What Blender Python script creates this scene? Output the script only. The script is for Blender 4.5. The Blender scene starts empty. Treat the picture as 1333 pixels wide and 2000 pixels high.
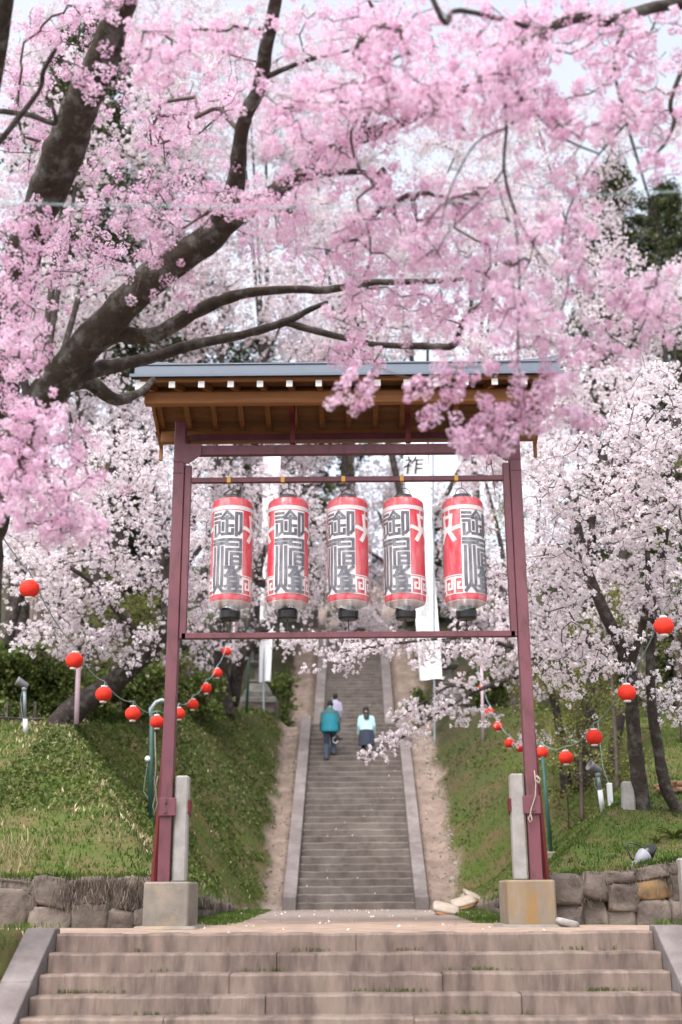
import bpy, bmesh, math, random
import numpy as np
from mathutils import Matrix, Vector, noise

random.seed(7)
rng = np.random.default_rng(7)
R = math.radians
scene = bpy.context.scene
col = scene.collection

# ------------------------------------------------------------------ camera, world, sun, exposure
EYE, FPX, PITCH, YAW, ROLL = 0.41, 2350.0, 17.55, 0.57, -0.3
camd = bpy.data.cameras.new('camera')
cam = bpy.data.objects.new('camera', camd)
col.objects.link(cam)
CAMROT = (Matrix.Rotation(R(YAW), 3, 'Z') @ Matrix.Rotation(R(90 + PITCH), 3, 'X') @ Matrix.Rotation(R(ROLL), 3, 'Z'))
cam.matrix_world = Matrix.Translation((0, 0, EYE)) @ CAMROT.to_4x4()
camd.sensor_fit = 'VERTICAL'
camd.sensor_height = 36.0
camd.lens = FPX / 2000.0 * 36.0
camd.clip_start, camd.clip_end = 0.1, 2000
camd.dof.use_dof = True
camd.dof.focus_distance = 16.2
camd.dof.aperture_fstop = 0.85
scene.camera = cam

SUN_EL, SUN_AZ = R(58), R(205)       # high sun behind thin cloud, from behind the viewer
world = bpy.data.worlds.new('World')
scene.world = world
world.use_nodes = True
wn = world.node_tree.nodes
wl = world.node_tree.links
bg = wn['Background']
sky = wn.new('ShaderNodeTexSky')
sky.sky_type = 'NISHITA'
sky.sun_disc = False
sky.sun_elevation = SUN_EL
sky.sun_rotation = SUN_AZ
sky.air_density, sky.dust_density, sky.ozone_density = 1.0, 4.0, 1.0
hs = wn.new('ShaderNodeHueSaturation')
hs.inputs['Saturation'].default_value = 0.34
hs.inputs['Value'].default_value = 1.0
wl.new(sky.outputs[0], hs.inputs['Color'])
wl.new(hs.outputs[0], bg.inputs[0])
bg.inputs[1].default_value = 0.15

sund = bpy.data.lights.new('sun', 'SUN')
sund.energy = 0.9
sund.angle = R(40)
sund.color = (1.0, 0.97, 0.94)
sun = bpy.data.objects.new('sun', sund)
col.objects.link(sun)
sdir = Vector((math.sin(SUN_AZ) * math.cos(SUN_EL), math.cos(SUN_AZ) * math.cos(SUN_EL), math.sin(SUN_EL)))
sun.rotation_euler = sdir.to_track_quat('Z', 'Y').to_euler()

vs = scene.view_settings
vs.view_transform = 'Standard'
vs.look = 'None'
vs.gamma = 1.0
vs.use_curve_mapping = False
vs.exposure = 1.52

# ------------------------------------------------------------------ helpers
def ray(px, py):
    """unit-depth ray through a photograph point"""
    return CAMROT @ Vector(((px - 666.5) / FPX, -(py - 1000) / FPX, -1.0))

EYEV = Vector((0, 0, EYE))
def at(px, py, Y):
    r = ray(px, py)
    return EYEV + r * (Y / r.y)

def atd(px, py, d):
    return EYEV + ray(px, py) * d

def atz(px, py, z):
    r = ray(px, py)
    return EYEV + r * ((z - EYE) / r.z)

def tag(o, label=None, cat=None, group=None, kind=None):
    if label: o['label'] = label
    if cat: o['category'] = cat
    if group: o['group'] = group
    if kind: o['kind'] = kind
    return o

def empty(name, loc=(0, 0, 0), rz=0.0):
    o = bpy.data.objects.new(name, None)
    o.location = loc
    o.rotation_euler.z = rz
    o.empty_display_size = 0.1
    col.objects.link(o)
    return o

def link(name, me, mat=None, parent=None, smooth=False):
    if mat is not None and len(me.materials) == 0:
        me.materials.append(mat)
    if smooth and len(me.polygons):
        me.polygons.foreach_set('use_smooth', np.ones(len(me.polygons), dtype=bool))
    o = bpy.data.objects.new(name, me)
    col.objects.link(o)
    if parent is not None:
        o.parent = parent
    return o

def copy_tree(o, parent=None):
    c = o.copy()
    col.objects.link(c)
    c.parent = parent
    for ch in list(o.children):
        copy_tree(ch, c)
    return c

class MB:
    """collects pieces of ONE part"""
    def __init__(s):
        s.v, s.f = [], []
    def add(s, vs, fs):
        b = len(s.v)
        s.v.extend([tuple(p) for p in vs])
        s.f.extend([tuple(i + b for i in f) for f in fs])
        return s
    def box(s, x0, x1, y0, y1, z0, z1, bev=0.0, M=None, top=None):
        c = ((x0 + x1) / 2, (y0 + y1) / 2, (z0 + z1) / 2)
        h = (abs(x1 - x0) / 2, abs(y1 - y0) / 2, abs(z1 - z0) / 2)
        if bev <= 0:
            vs = [(c[0] + a * h[0], c[1] + b * h[1], c[2] + d * h[2]) for a in (-1, 1) for b in (-1, 1) for d in (-1, 1)]
            fs = [(0, 1, 3, 2), (4, 6, 7, 5), (0, 4, 5, 1), (2, 3, 7, 6), (0, 2, 6, 4), (1, 5, 7, 3)]
        else:
            bev = min(bev, min(h) * 0.9)
            vs, ids = [], {}
            for a in (-1, 1):
                for b in (-1, 1):
                    for d in (-1, 1):
                        for k in range(3):
                            q = [h[0], h[1], h[2]]
                            for j in range(3):
                                if j != k: q[j] -= bev
                            ids[(a, b, d, k)] = len(vs)
                            vs.append((c[0] + a * q[0], c[1] + b * q[1], c[2] + d * q[2]))
            fs = []
            for k in range(3):
                i, j = (k + 1) % 3, (k + 2) % 3
                for sg in (-1, 1):
                    def key(p, q):
                        t = [0, 0, 0]; t[k] = sg; t[i] = p; t[j] = q
                        return ids[(t[0], t[1], t[2], k)]
                    f = [key(-1, -1), key(1, -1), key(1, 1), key(-1, 1)]
                    fs.append(f if sg > 0 else f[::-1])
            for k in range(3):          # edges running along axis k
                i, j = (k + 1) % 3, (k + 2) % 3
                for p in (-1, 1):
                    for q in (-1, 1):
                        def key(w, ax):
                            t = [0, 0, 0]; t[k] = w; t[i] = p; t[j] = q
                            return ids[(t[0], t[1], t[2], ax)]
                        f = [key(-1, i), key(1, i), key(1, j), key(-1, j)]
                        fs.append(f if p * q > 0 else f[::-1])
            for a in (-1, 1):
                for b in (-1, 1):
                    for d in (-1, 1):
                        f = [ids[(a, b, d, k)] for k in range(3)]
                        fs.append(f if a * b * d > 0 else f[::-1])
        if M is not None:
            vs = [M @ Vector(p) for p in vs]
        return s.add(vs, fs)
    def prism(s, poly, axis, a, b):
        """poly of 2-D points extruded along axis from a to b"""
        def mk(p, t):
            q = [0, 0, 0]
            i, j = [k for k in range(3) if k != axis]
            q[axis] = t; q[i] = p[0]; q[j] = p[1]
            return q
        n = len(poly)
        vs = [mk(p, a) for p in poly] + [mk(p, b) for p in poly]
        fs = [tuple(range(n))[::-1], tuple(range(n, 2 * n))] + [(k, (k + 1) % n, n + (k + 1) % n, n + k) for k in range(n)]
        return s.add(vs, fs)
    def tube(s, pts, r, n=8, caps=True):
        pts = [Vector(p) for p in pts]
        rs = r if hasattr(r, '__len__') else [r] * len(pts)
        rings, u = [], None
        for i, p in enumerate(pts):
            t = (pts[min(i + 1, len(pts) - 1)] - pts[max(i - 1, 0)])
            t = t.normalized() if t.length > 1e-9 else Vector((0, 0, 1))
            if u is None:
                u = t.orthogonal().normalized()
            else:
                u = (u - t * u.dot(t))
                u = u.normalized() if u.length > 1e-6 else t.orthogonal().normalized()
            w = t.cross(u)
            rings.append([p + (u * math.cos(2 * math.pi * k / n) + w * math.sin(2 * math.pi * k / n)) * rs[i] for k in range(n)])
        vs = [q for rg in rings for q in rg]
        fs = []
        for i in range(len(rings) - 1):
            for k in range(n):
                a, b = i * n + k, i * n + (k + 1) % n
                fs.append((a, b, b + n, a + n))
        if caps:
            fs.append(tuple(range(n))[::-1])
            fs.append(tuple(range((len(rings) - 1) * n, len(rings) * n)))
        return s.add(vs, fs)
    def lathe(s, prof, n=24, c=(0, 0, 0), caps=True):
        """prof: (r, z) from bottom to top"""
        vs, fs = [], []
        for r_, z in prof:
            for k in range(n):
                a = 2 * math.pi * k / n
                vs.append((c[0] + r_ * math.cos(a), c[1] + r_ * math.sin(a), c[2] + z))
        for i in range(len(prof) - 1):
            for k in range(n):
                a, b = i * n + k, i * n + (k + 1) % n
                fs.append((a, b, b + n, a + n))
        if caps:
            fs.append(tuple(range(n))[::-1])
            fs.append(tuple(range((len(prof) - 1) * n, len(prof) * n)))
        return s.add(vs, fs)
    def ball(s, c, r, n=12, m=8, squash=(1, 1, 1)):
        prof = [(max(1e-3, math.sin(math.pi * i / m)) * r, -math.cos(math.pi * i / m) * r) for i in range(m + 1)]
        t = MB().lathe(prof, n)
        return s.add([(c[0] + p[0] * squash[0], c[1] + p[1] * squash[1], c[2] + p[2] * squash[2]) for p in t.v], t.f)
    def mesh(s, name):
        me = bpy.data.meshes.new(name)
        me.from_pydata(s.v, [], s.f)
        me.update()
        return me
    def build(s, name, mat, parent=None, smooth=False):
        return link(name, s.mesh(name), mat, parent, smooth)

def tris_mesh(name, V, F, tint=None):
    """V (n,3) float, F (m,k) int (all faces k-gons), tint (m,) stored per face"""
    me = bpy.data.meshes.new(name)
    V = np.ascontiguousarray(V, dtype=np.float32)
    F = np.ascontiguousarray(F, dtype=np.int32)
    m, k = F.shape
    me.vertices.add(len(V)); me.vertices.foreach_set('co', V.ravel())
    me.loops.add(m * k); me.loops.foreach_set('vertex_index', F.ravel())
    me.polygons.add(m); me.polygons.foreach_set('loop_start', np.arange(0, m * k, k, dtype=np.int32))
    if tint is not None:
        a = me.attributes.new('tint', 'FLOAT', 'FACE')
        a.data.foreach_set('value', np.asarray(tint, dtype=np.float32))
    me.update(calc_edges=True)
    return me

def rand_rot(n):
    q = rng.normal(size=(n, 4)); q /= np.linalg.norm(q, axis=1)[:, None]
    w, x, y, z = q.T
    return np.stack([1 - 2 * (y * y + z * z), 2 * (x * y - z * w), 2 * (x * z + y * w),
                     2 * (x * y + z * w), 1 - 2 * (x * x + z * z), 2 * (y * z - x * w),
                     2 * (x * z - y * w), 2 * (y * z + x * w), 1 - 2 * (x * x + y * y)], axis=1).reshape(n, 3, 3)

# ------------------------------------------------------------------ materials
def mat(name, c1, c2=None, scale=5.0, rough=0.8, bump=0.0, bscale=None, detail=6.0, stretch=(1, 1, 1), c3=None, s3=1.0, lo=0.35, hi=0.65, spec=0.3, metal=0.0, coords='Object'):
    m = bpy.data.materials.new(name)
    m.use_nodes = True
    nt = m.node_tree; N = nt.nodes; L = nt.links
    b = N['Principled BSDF']
    b.inputs['Roughness'].default_value = rough
    b.inputs['Specular IOR Level'].default_value = spec
    b.inputs['Metallic'].default_value = metal
    b.inputs['Base Color'].default_value = (*c1, 1)
    if c2 is None and bump == 0: return m
    geo = N.new('ShaderNodeNewGeometry') if coords == 'World' else N.new('ShaderNodeTexCoord')
    mp = N.new('ShaderNodeMapping'); mp.inputs['Scale'].default_value = stretch
    L.new(geo.outputs['Position' if coords == 'World' else 'Object'], mp.inputs['Vector'])
    def nz(sc, dt=detail):
        t = N.new('ShaderNodeTexNoise'); t.inputs['Scale'].default_value = sc; t.inputs['Detail'].default_value = dt
        t.inputs['Roughness'].default_value = 0.65
        L.new(mp.outputs[0], t.inputs['Vector']); return t
    def ramp(src, a, z):
        r = N.new('ShaderNodeMapRange'); r.inputs['From Min'].default_value = a; r.inputs['From Max'].default_value = z
        L.new(src, r.inputs['Value']); return r.outputs[0]
    if c2 is not None:
        mx = N.new('ShaderNodeMix'); mx.data_type = 'RGBA'
        mx.inputs[6].default_value = (*c1, 1); mx.inputs[7].default_value = (*c2, 1)
        L.new(ramp(nz(scale).outputs['Fac'], lo, hi), mx.inputs[0])
        out = mx.outputs[2]
        if c3 is not None:
            m2 = N.new('ShaderNodeMix'); m2.data_type = 'RGBA'
            L.new(out, m2.inputs[6]); m2.inputs[7].default_value = (*c3, 1)
            L.new(ramp(nz(s3).outputs['Fac'], 0.5, 0.68), m2.inputs[0])
            out = m2.outputs[2]
        L.new(out, b.inputs['Base Color'])
    if bump:
        bp = N.new('ShaderNodeBump'); bp.inputs['Strength'].default_value = min(1.0, bump); bp.inputs['Distance'].default_value = 0.02
        L.new(nz(bscale or scale * 4, 4).outputs['Fac'], bp.inputs['Height'])
        L.new(bp.outputs[0], b.inputs['Normal'])
    return m

def leafmat(name, stops, rough=0.6, transl=0.4, spec=0.2):
    """thin petal or leaf: colour picked per face by the 'tint' attribute, part of the light passes through"""
    m = bpy.data.materials.new(name); m.use_nodes = True
    nt = m.node_tree; N = nt.nodes; L = nt.links
    b = N['Principled BSDF']; o = N['Material Output']
    b.inputs['Roughness'].default_value = rough
    b.inputs['Specular IOR Level'].default_value = spec
    at_ = N.new('ShaderNodeAttribute'); at_.attribute_name = 'tint'
    cr = N.new('ShaderNodeValToRGB')
    e = cr.color_ramp.elements
    while len(e) < len(stops): e.new(0.5)
    for k, (p, c) in enumerate(stops):
        e[k].position = p; e[k].color = (*c, 1)
    L.new(at_.outputs['Fac'], cr.inputs[0]); L.new(cr.outputs[0], b.inputs['Base Color'])
    t = N.new('ShaderNodeBsdfTranslucent'); L.new(cr.outputs[0], t.inputs[0])
    mx = N.new('ShaderNodeMixShader'); mx.inputs[0].default_value = transl
    L.new(b.outputs[0], mx.inputs[1]); L.new(t.outputs[0], mx.inputs[2]); L.new(mx.outputs[0], o.inputs['Surface'])
    return m

M = {}
M['paint'] = mat('maroon_paint', (.120, .036, .048), (.15, .05, .064), 3, .48, .08, 40, spec=.4, c3=(.085, .03, .034), s3=9, stretch=(1, 1, .35))
M['paint_shaded'] = mat('shaded_red_paint', (.10, .012, .014), (.13, .02, .02), 4, .5, .05, 40)  # darker copy of the gate paint; the shade on the braces is in its colour
M['concrete'] = mat('concrete', (.25, .215, .18), (.17, .15, .13), 4, .9, .35, 45, c3=(.31, .24, .165), s3=1.9)
M['concrete_rust'] = mat('stained_concrete', (.17, .135, .105), (.24, .195, .15), 4, .9, .35, 45, c3=(.25, .15, .06), s3=3.2, stretch=(1, 1, .3))
M['stub'] = mat('pale_concrete', (.33, .31, .30), (.25, .235, .225), 7, .9, .3, 60, c3=(.25, .22, .2), s3=3)
M['roofmetal'] = mat('blue_grey_metal', (.085, .108, .145), (.10, .125, .165), 2, .45, 0, spec=.5)
M['roofdark'] = mat('roof_seam', (.035, .035, .045))
M['timber'] = mat('orange_timber', (.29, .125, .042), (.21, .088, .03), 3, .6, .1, 30, stretch=(.3, 6, 6))
M['soffit'] = mat('soffit_board', (.22, .098, .038), (.15, .065, .026), 3, .7, .1, 30, stretch=(.4, 5, 5))
M['whiteend'] = mat('white_paint', (.75, .74, .70), (.66, .64, .6), 8, .6)
M['slab'] = mat('step_stone', (.24, .177, .148), (.105, .078, .066), 3.4, .92, .7, 16, c3=(.25, .195, .16), s3=1.1, coords='World', stretch=(1.6, .5, .35))
M['stair'] = mat('stair_stone', (.15, .125, .112), (.088, .072, .064), 2.5, .92, .5, 22, c3=(.18, .155, .14), s3=.9, coords='World', stretch=(1.1, 1.1, 1.0))
M['kerb'] = mat('kerb_stone', (.185, .157, .152), (.125, .104, .10), 2.5, .92, .5, 25, c3=(.235, .205, .20), s3=.9, coords='World')
M['wall'] = mat('wall_stone', (.145, .116, .10), (.066, .052, .045), 3, .95, .9, 14, c3=(.215, .175, .145), s3=1.1, coords='World')
M['ochre'] = mat('ochre_stone', (.21, .125, .055), (.12, .085, .055), 5, .95, .5, 20)
M['lanternstone'] = mat('lantern_stone', (.17, .16, .145), (.10, .09, .08), 4, .95, .5, 25, c3=(.24, .23, .21), s3=1.2)
M['bark'] = mat('cherry_bark', (.058, .044, .038), (.030, .023, .020), 9, .95, 1.0, 30, c3=(.115, .105, .095), s3=7, coords='World', stretch=(1, 1, 1))
M['bark_moss'] = mat('mossy_bark', (.060, .043, .031), (.030, .022, .017), 9, .95, 1.0, 34, c3=(.15, .145, .135), s3=6.5, coords='World')
M['twig'] = mat('twig', (.11, .082, .074), (.07, .052, .047), 6, .9, coords='World')
M['cedarbark'] = mat('cedar_bark', (.19, .145, .125), (.12, .09, .078), 3, .95, .8, 10, coords='World', stretch=(4, 4, .4))
M['red'] = mat('lantern_red', (.66, .022, .045), (.56, .015, .035), 2, .55, .12, 30, spec=.3)
M['printwhite'] = mat('print_white', (.78, .70, .70))
M['printdark'] = mat('print_dark', (.075, .078, .10))
M['capblack'] = mat('black_plastic', (.012, .012, .014), rough=.35, spec=.5)
M['wirered'] = mat('ball_lantern_red', (.74, .042, .022), (.60, .028, .017), 6, .72, .15, 40, spec=.2)
M['capwhite'] = mat('white_cap', (.72, .68, .66), rough=.5)
M['cable'] = mat('cable', (.22, .30, .30), rough=.5)
M['wire_light'] = mat('wire_light', (.30, .40, .40), rough=.5)
M['yellow'] = mat('yellow_tape', (.62, .34, .06), rough=.5)
M['steelblue'] = mat('galvanised', (.32, .36, .38), (.25, .28, .3), 6, .45, metal=.3)
M['polegreen'] = mat('green_pole', (.03, .085, .065), (.022, .06, .05), 5, .5)
M['polepink'] = mat('pale_pink_pole', (.50, .36, .40), (.42, .3, .34), 5, .5)
M['cloth'] = mat('banner_cloth', (.88, .88, .90), (.82, .82, .84), 2, .8, .1, 12)
M['ink'] = mat('banner_ink', (.012, .012, .015), rough=.8)
M['greyhead'] = mat('lamp_grey', (.16, .15, .16), (.12, .115, .12), 4, .5)
M['greylight'] = mat('lamp_pale', (.27, .27, .30), (.20, .20, .23), 4, .5)
M['whiteplastic'] = mat('white_plastic', (.68, .69, .72), rough=.4)
M['rope_grey'] = mat('grey_rope', (.17, .145, .125), (.11, .095, .08), 20, .9)
M['rope'] = mat('rope', (.33, .285, .235), (.25, .21, .17), 20, .9)
M['logcut'] = mat('cut_wood', (.30, .175, .095), (.22, .125, .065), 6, .8)
M['brokenstone'] = mat('broken_slab', (.40, .33, .27), (.30, .25, .2), 6, .9, .4, 30)
M['brokenedge'] = mat('broken_edge', (.42, .20, .10), (.33, .16, .08), 8, .9, .4, 30)

def plastic_film():
    m = bpy.data.materials.new('clear_film'); m.use_nodes = True
    N = m.node_tree.nodes; L = m.node_tree.links
    N.remove(N['Principled BSDF']); o = N['Material Output']
    tr = N.new('ShaderNodeBsdfTransparent'); df = N.new('ShaderNodeBsdfDiffuse'); df.inputs[0].default_value = (.85, .83, .84, 1)
    tl = N.new('ShaderNodeBsdfTranslucent'); tl.inputs[0].default_value = (.85, .83, .84, 1)
    gl = N.new('ShaderNodeBsdfGlossy'); gl.inputs['Roughness'].default_value = .22
    tc = N.new('ShaderNodeTexCoord'); mp = N.new('ShaderNodeMapping'); mp.inputs['Scale'].default_value = (7, 7, 2.2)
    nz = N.new('ShaderNodeTexNoise'); nz.inputs['Scale'].default_value = 1.5; nz.inputs['Detail'].default_value = 6
    L.new(tc.outputs['Object'], mp.inputs[0]); L.new(mp.outputs[0], nz.inputs['Vector'])
    bp = N.new('ShaderNodeBump'); bp.inputs['Strength'].default_value = .8; bp.inputs['Distance'].default_value = .05
    L.new(nz.outputs['Fac'], bp.inputs['Height'])
    L.new(bp.outputs[0], gl.inputs['Normal']); L.new(bp.outputs[0], df.inputs['Normal'])
    a = N.new('ShaderNodeMixShader'); a.inputs[0].default_value = .5; L.new(df.outputs[0], a.inputs[1]); L.new(tl.outputs[0], a.inputs[2])
    b = N.new('ShaderNodeMixShader'); b.inputs[0].default_value = .35; L.new(a.outputs[0], b.inputs[1]); L.new(gl.outputs[0], b.inputs[2])
    rg = N.new('ShaderNodeMapRange'); rg.inputs['From Min'].default_value = .35; rg.inputs['From Max'].default_value = .7
    rg.inputs['To Min'].default_value = .05; rg.inputs['To Max'].default_value = .32; L.new(nz.outputs['Fac'], rg.inputs['Value'])
    c = N.new('ShaderNodeMixShader'); L.new(rg.outputs[0], c.inputs[0]); L.new(tr.outputs[0], c.inputs[1]); L.new(b.outputs[0], c.inputs[2])
    L.new(c.outputs[0], o.inputs['Surface'])
    return m
M['film'] = plastic_film()

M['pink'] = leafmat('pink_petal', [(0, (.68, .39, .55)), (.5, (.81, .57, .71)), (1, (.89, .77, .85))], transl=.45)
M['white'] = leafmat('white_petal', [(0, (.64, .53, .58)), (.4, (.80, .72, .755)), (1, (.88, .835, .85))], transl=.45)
M['grass'] = leafmat('grass_blade', [(0, (.042, .076, .014)), (.45, (.092, .148, .026)), (.75, (.155, .19, .044)), (1, (.30, .25, .12))], transl=.3)
M['leaf'] = leafmat('shrub_leaf', [(0, (.042, .062, .015)), (.5, (.088, .122, .027)), (1, (.17, .19, .06))], transl=.3)
M['olive'] = leafmat('young_leaf', [(0, (.10, .10, .035)), (.5, (.17, .18, .05)), (1, (.26, .26, .09))], transl=.4)
M['needle'] = leafmat('cedar_needle', [(0, (.022, .030, .014)), (.5, (.050, .064, .025)), (1, (.105, .115, .045))], transl=.2)
M['root'] = leafmat('dry_root', [(0, (.075, .06, .046)), (.5, (.14, .112, .088)), (1, (.22, .185, .145))], transl=.15)
M['straw'] = leafmat('dry_bamboo_grass', [(0, (.20, .17, .07)), (.5, (.40, .33, .19)), (1, (.62, .54, .36))], transl=.25)
M['petalfall'] = leafmat('fallen_petal', [(0, (.72, .58, .6)), (1, (.85, .78, .78))], transl=.1)

# ------------------------------------------------------------------ terrain
EDGE = 13.6                     # front edge of the landing, z = 0
RISE, TREAD = 0.172, 0.30
ST0 = 28.5                      # foot of the long staircase
def prof(Y):
    return np.interp(Y, [9.5, 13.66, 13.72, 28.5, 37.9, 42.6, 51.1, 140], [-2.6, -.40, -.004, .03, 5.40, 5.40, 10.65, 36])
def F_left(Y):
    return np.interp(Y, [9.5, 13.6, 16.0, 24.0, 40.0, 51.0, 140], [-2.3, .03, .60, 3.55, 6.2, 10.9, 38])
def F_right(Y):
    return np.interp(Y, [9.5, 13.6, 16.0, 19.0, 27.0, 40.0, 51.0, 140], [-2.3, .03, .60, 1.45, 3.7, 6.3, 10.9, 38])
def xw_left(Y):
    return np.interp(Y, [15.99, 16.0, 18.0, 22.0, 26.3, 28.5, 38, 60], [9.0, 2.5, 2.52, 2.62, 2.62, 2.02, 2.15, 2.6])
def xw_right(Y):
    return np.interp(Y, [15.99, 16.0, 18.0, 22.0, 26.3, 28.5, 38, 60], [9.0, 2.42, 2.45, 2.60, 2.75, 2.22, 2.25, 2.6])
def fbm(X, Y, s):
    return (np.sin(X * 1.3 * s + 1.7 * np.sin(Y * .9 * s)) * .5 + np.sin(Y * 1.9 * s + 2.1 * np.sin(X * 1.1 * s + 3)) * .35
            + np.sin((X + Y) * 3.7 * s + 1.3 * np.sin((X - Y) * 2.9 * s)) * .2)
def ground_z(X, Y):
    X = np.asarray(X, float); Y = np.asarray(Y, float)
    a = np.where(X < 0, -X - xw_left(Y), X - xw_right(Y))
    S = prof(Y)
    F = np.where(X < 0, F_left(Y), F_right(Y))
    hw = np.interp(Y, [16, 19, 26, 29, 45], [.60, .42, .16, .05, .0])
    bank = np.minimum(F, S + hw + np.where(X < 0, 1.08, .8) * np.maximum(a, 0))
    bank = np.where(Y < 13.7, F, bank)
    inside = (np.abs(X) < 3.5) & (Y < 13.7)
    a = np.where(Y < 13.7, np.where(inside, -1, .5), a)
    bank = bank + np.clip(a, 0, .6) / .6 * (fbm(X, Y, 1.0) * .09 + fbm(X + 9, Y, 3.1) * .035)
    flat = S + np.where((Y > 14.3) & (Y < 28), fbm(X, Y, 2.2) * .012 + .008, 0) - np.where((np.abs(X) < 1.6) & (Y > 28.6), .30, 0)
    flat = flat + np.where((np.abs(X) >= 1.6) & (Y > 28.6), fbm(X, Y, 2.5) * .05, 0)
    return np.where(a > 0, bank, flat)
def gz(x, y):
    return float(ground_z(x, y))
def ground_at(px, py):
    """where the sight line through a photograph point meets the ground"""
    r = ray(px, py); r = r / r.y
    Y = 13.7
    while Y < 130:
        p = EYEV + r * Y
        if p.z <= gz(p.x, p.y): return Vector((p.x, p.y, gz(p.x, p.y)))
        Y += .04
    return EYEV + r * 40

xs = np.concatenate([np.arange(-70, -9, 2.0), np.arange(-9, 9.01, .12), np.arange(11, 71, 2.0)])
ys = np.concatenate([[9.5, 11, 12.5, 13.3, 13.66, 13.72], np.arange(13.8, 30, .125), np.arange(30, 52, .25), np.arange(53, 141, 3.0)])
GX, GY = np.meshgrid(xs, ys)
GZ = ground_z(GX, GY)
V = np.stack([GX.ravel(), GY.ravel(), GZ.ravel()], axis=1)
nx = len(xs)
ii, jj = np.meshgrid(np.arange(len(ys) - 1), np.arange(nx - 1), indexing='ij')
a0 = (ii * nx + jj).ravel()
Fq = np.stack([a0, a0 + 1, a0 + nx + 1, a0 + nx], axis=1)
me = tris_mesh('hillside', V, Fq)
aw = np.where(GX < 0, -GX - xw_left(GY), GX - xw_right(GY))
grassy = np.clip((aw - .02 + (fbm(GX, GY, 1.6) * .2 + fbm(GX + 5, GY, 4.3) * .12) * (GY > 27.5)) / .2, 0, 1)
grassy = np.where(GY < 13.7, 1.0, grassy)
patch = np.clip((np.abs(GX) - np.interp(GY, [14.5, 17, 22, 27], [2.6, 1.5, 1.6, 1.8])) / .35, 0, 1) * ((GY > 15.6) & (GY < 28.3))
grassy = np.maximum(grassy, patch * np.clip(.75 + fbm(GX, GY, 1.4), 0, 1))
gravel = np.clip((GY - 18.0) / 5, 0, 1) * (GY < 28.6)
litter = np.clip((GY - 30 + 4 * fbm(GX, GY, .3)) / 8, 0, 1)
sand = np.clip((19.5 - GY) / 2.5 + .3 * fbm(GX, GY, 1.2), 0, 1)
for nm, arr in (('grassy', grassy), ('gravel', gravel), ('litter', litter), ('sand', sand)):
    at_ = me.attributes.new(nm, 'FLOAT', 'POINT'); at_.data.foreach_set('value', arr.ravel().astype(np.float32))
def ground_material():
    m = bpy.data.materials.new('ground'); m.use_nodes = True
    N = m.node_tree.nodes; L = m.node_tree.links; b = N['Principled BSDF']
    b.inputs['Roughness'].default_value = .95; b.inputs['Specular IOR Level'].default_value = .1
    geo = N.new('ShaderNodeNewGeometry')
    def nz(s, d=6):
        t = N.new('ShaderNodeTexNoise'); t.inputs['Scale'].default_value = s; t.inputs['Detail'].default_value = d
        L.new(geo.outputs['Position'], t.inputs['Vector']); return t.outputs['Fac']
    def mr(src, a, z):
        r = N.new('ShaderNodeMapRange'); r.inputs['From Min'].default_value = a; r.inputs['From Max'].default_value = z
        L.new(src, r.inputs['Value']); return r.outputs[0]
    def mix(f, A, B):
        x = N.new('ShaderNodeMix'); x.data_type = 'RGBA'
        L.new(f, x.inputs[0])
        for k, q in ((6, A), (7, B)):
            if isinstance(q, tuple): x.inputs[k].default_value = (*q, 1)
            else: L.new(q, x.inputs[k])
        return x.outputs[2]
    def attr(n):
        t = N.new('ShaderNodeAttribute'); t.attribute_name = n; return t.outputs['Fac']
    grass = mix(mr(nz(1.3), .42, .6), (.07, .092, .024), (.115, .088, .043))
    grass = mix(mr(nz(7), .5, .7), grass, (.06, .078, .022))
    dirt = mix(mr(nz(2.5), .35, .65), (.25, .19, .158), (.155, .118, .098))
    grav = mix(mr(nz(38, 3), .35, .65), (.30, .25, .22), (.19, .155, .14))
    dirt = mix(attr('gravel'), dirt, grav)
    dirt = mix(mr(nz(9), .52, .7), dirt, (.17, .13, .105))
    dirt = mix(attr('sand'), dirt, mix(mr(nz(3.5), .35, .65), (.37, .275, .215), (.29, .21, .165)))
    grass = mix(attr('litter'), grass, mix(mr(nz(1.1), .4, .6), (.055, .042, .028), (.03, .034, .016)))
    L.new(mix(attr('grassy'), dirt, grass), b.inputs['Base Color'])
    bp = N.new('ShaderNodeBump'); bp.inputs['Strength'].default_value = .6; bp.inputs['Distance'].default_value = .03
    L.new(nz(26, 5), bp.inputs['Height']); L.new(bp.outputs[0], b.inputs['Normal'])
    return m
M['ground'] = ground_material()
tag(link('hillside', me, M['ground'], smooth=True), kind='structure')
pz = MB(); pz.add([(-300, -120, -1.5), (300, -120, -1.5), (300, 300, -1.5), (-300, 300, -1.5)], [(0, 1, 2, 3)])
tag(pz.build('plaza', mat('plaza_paving', (.22, .2, .18), (.17, .155, .14), 3, .9, coords='World')), kind='structure')

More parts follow.
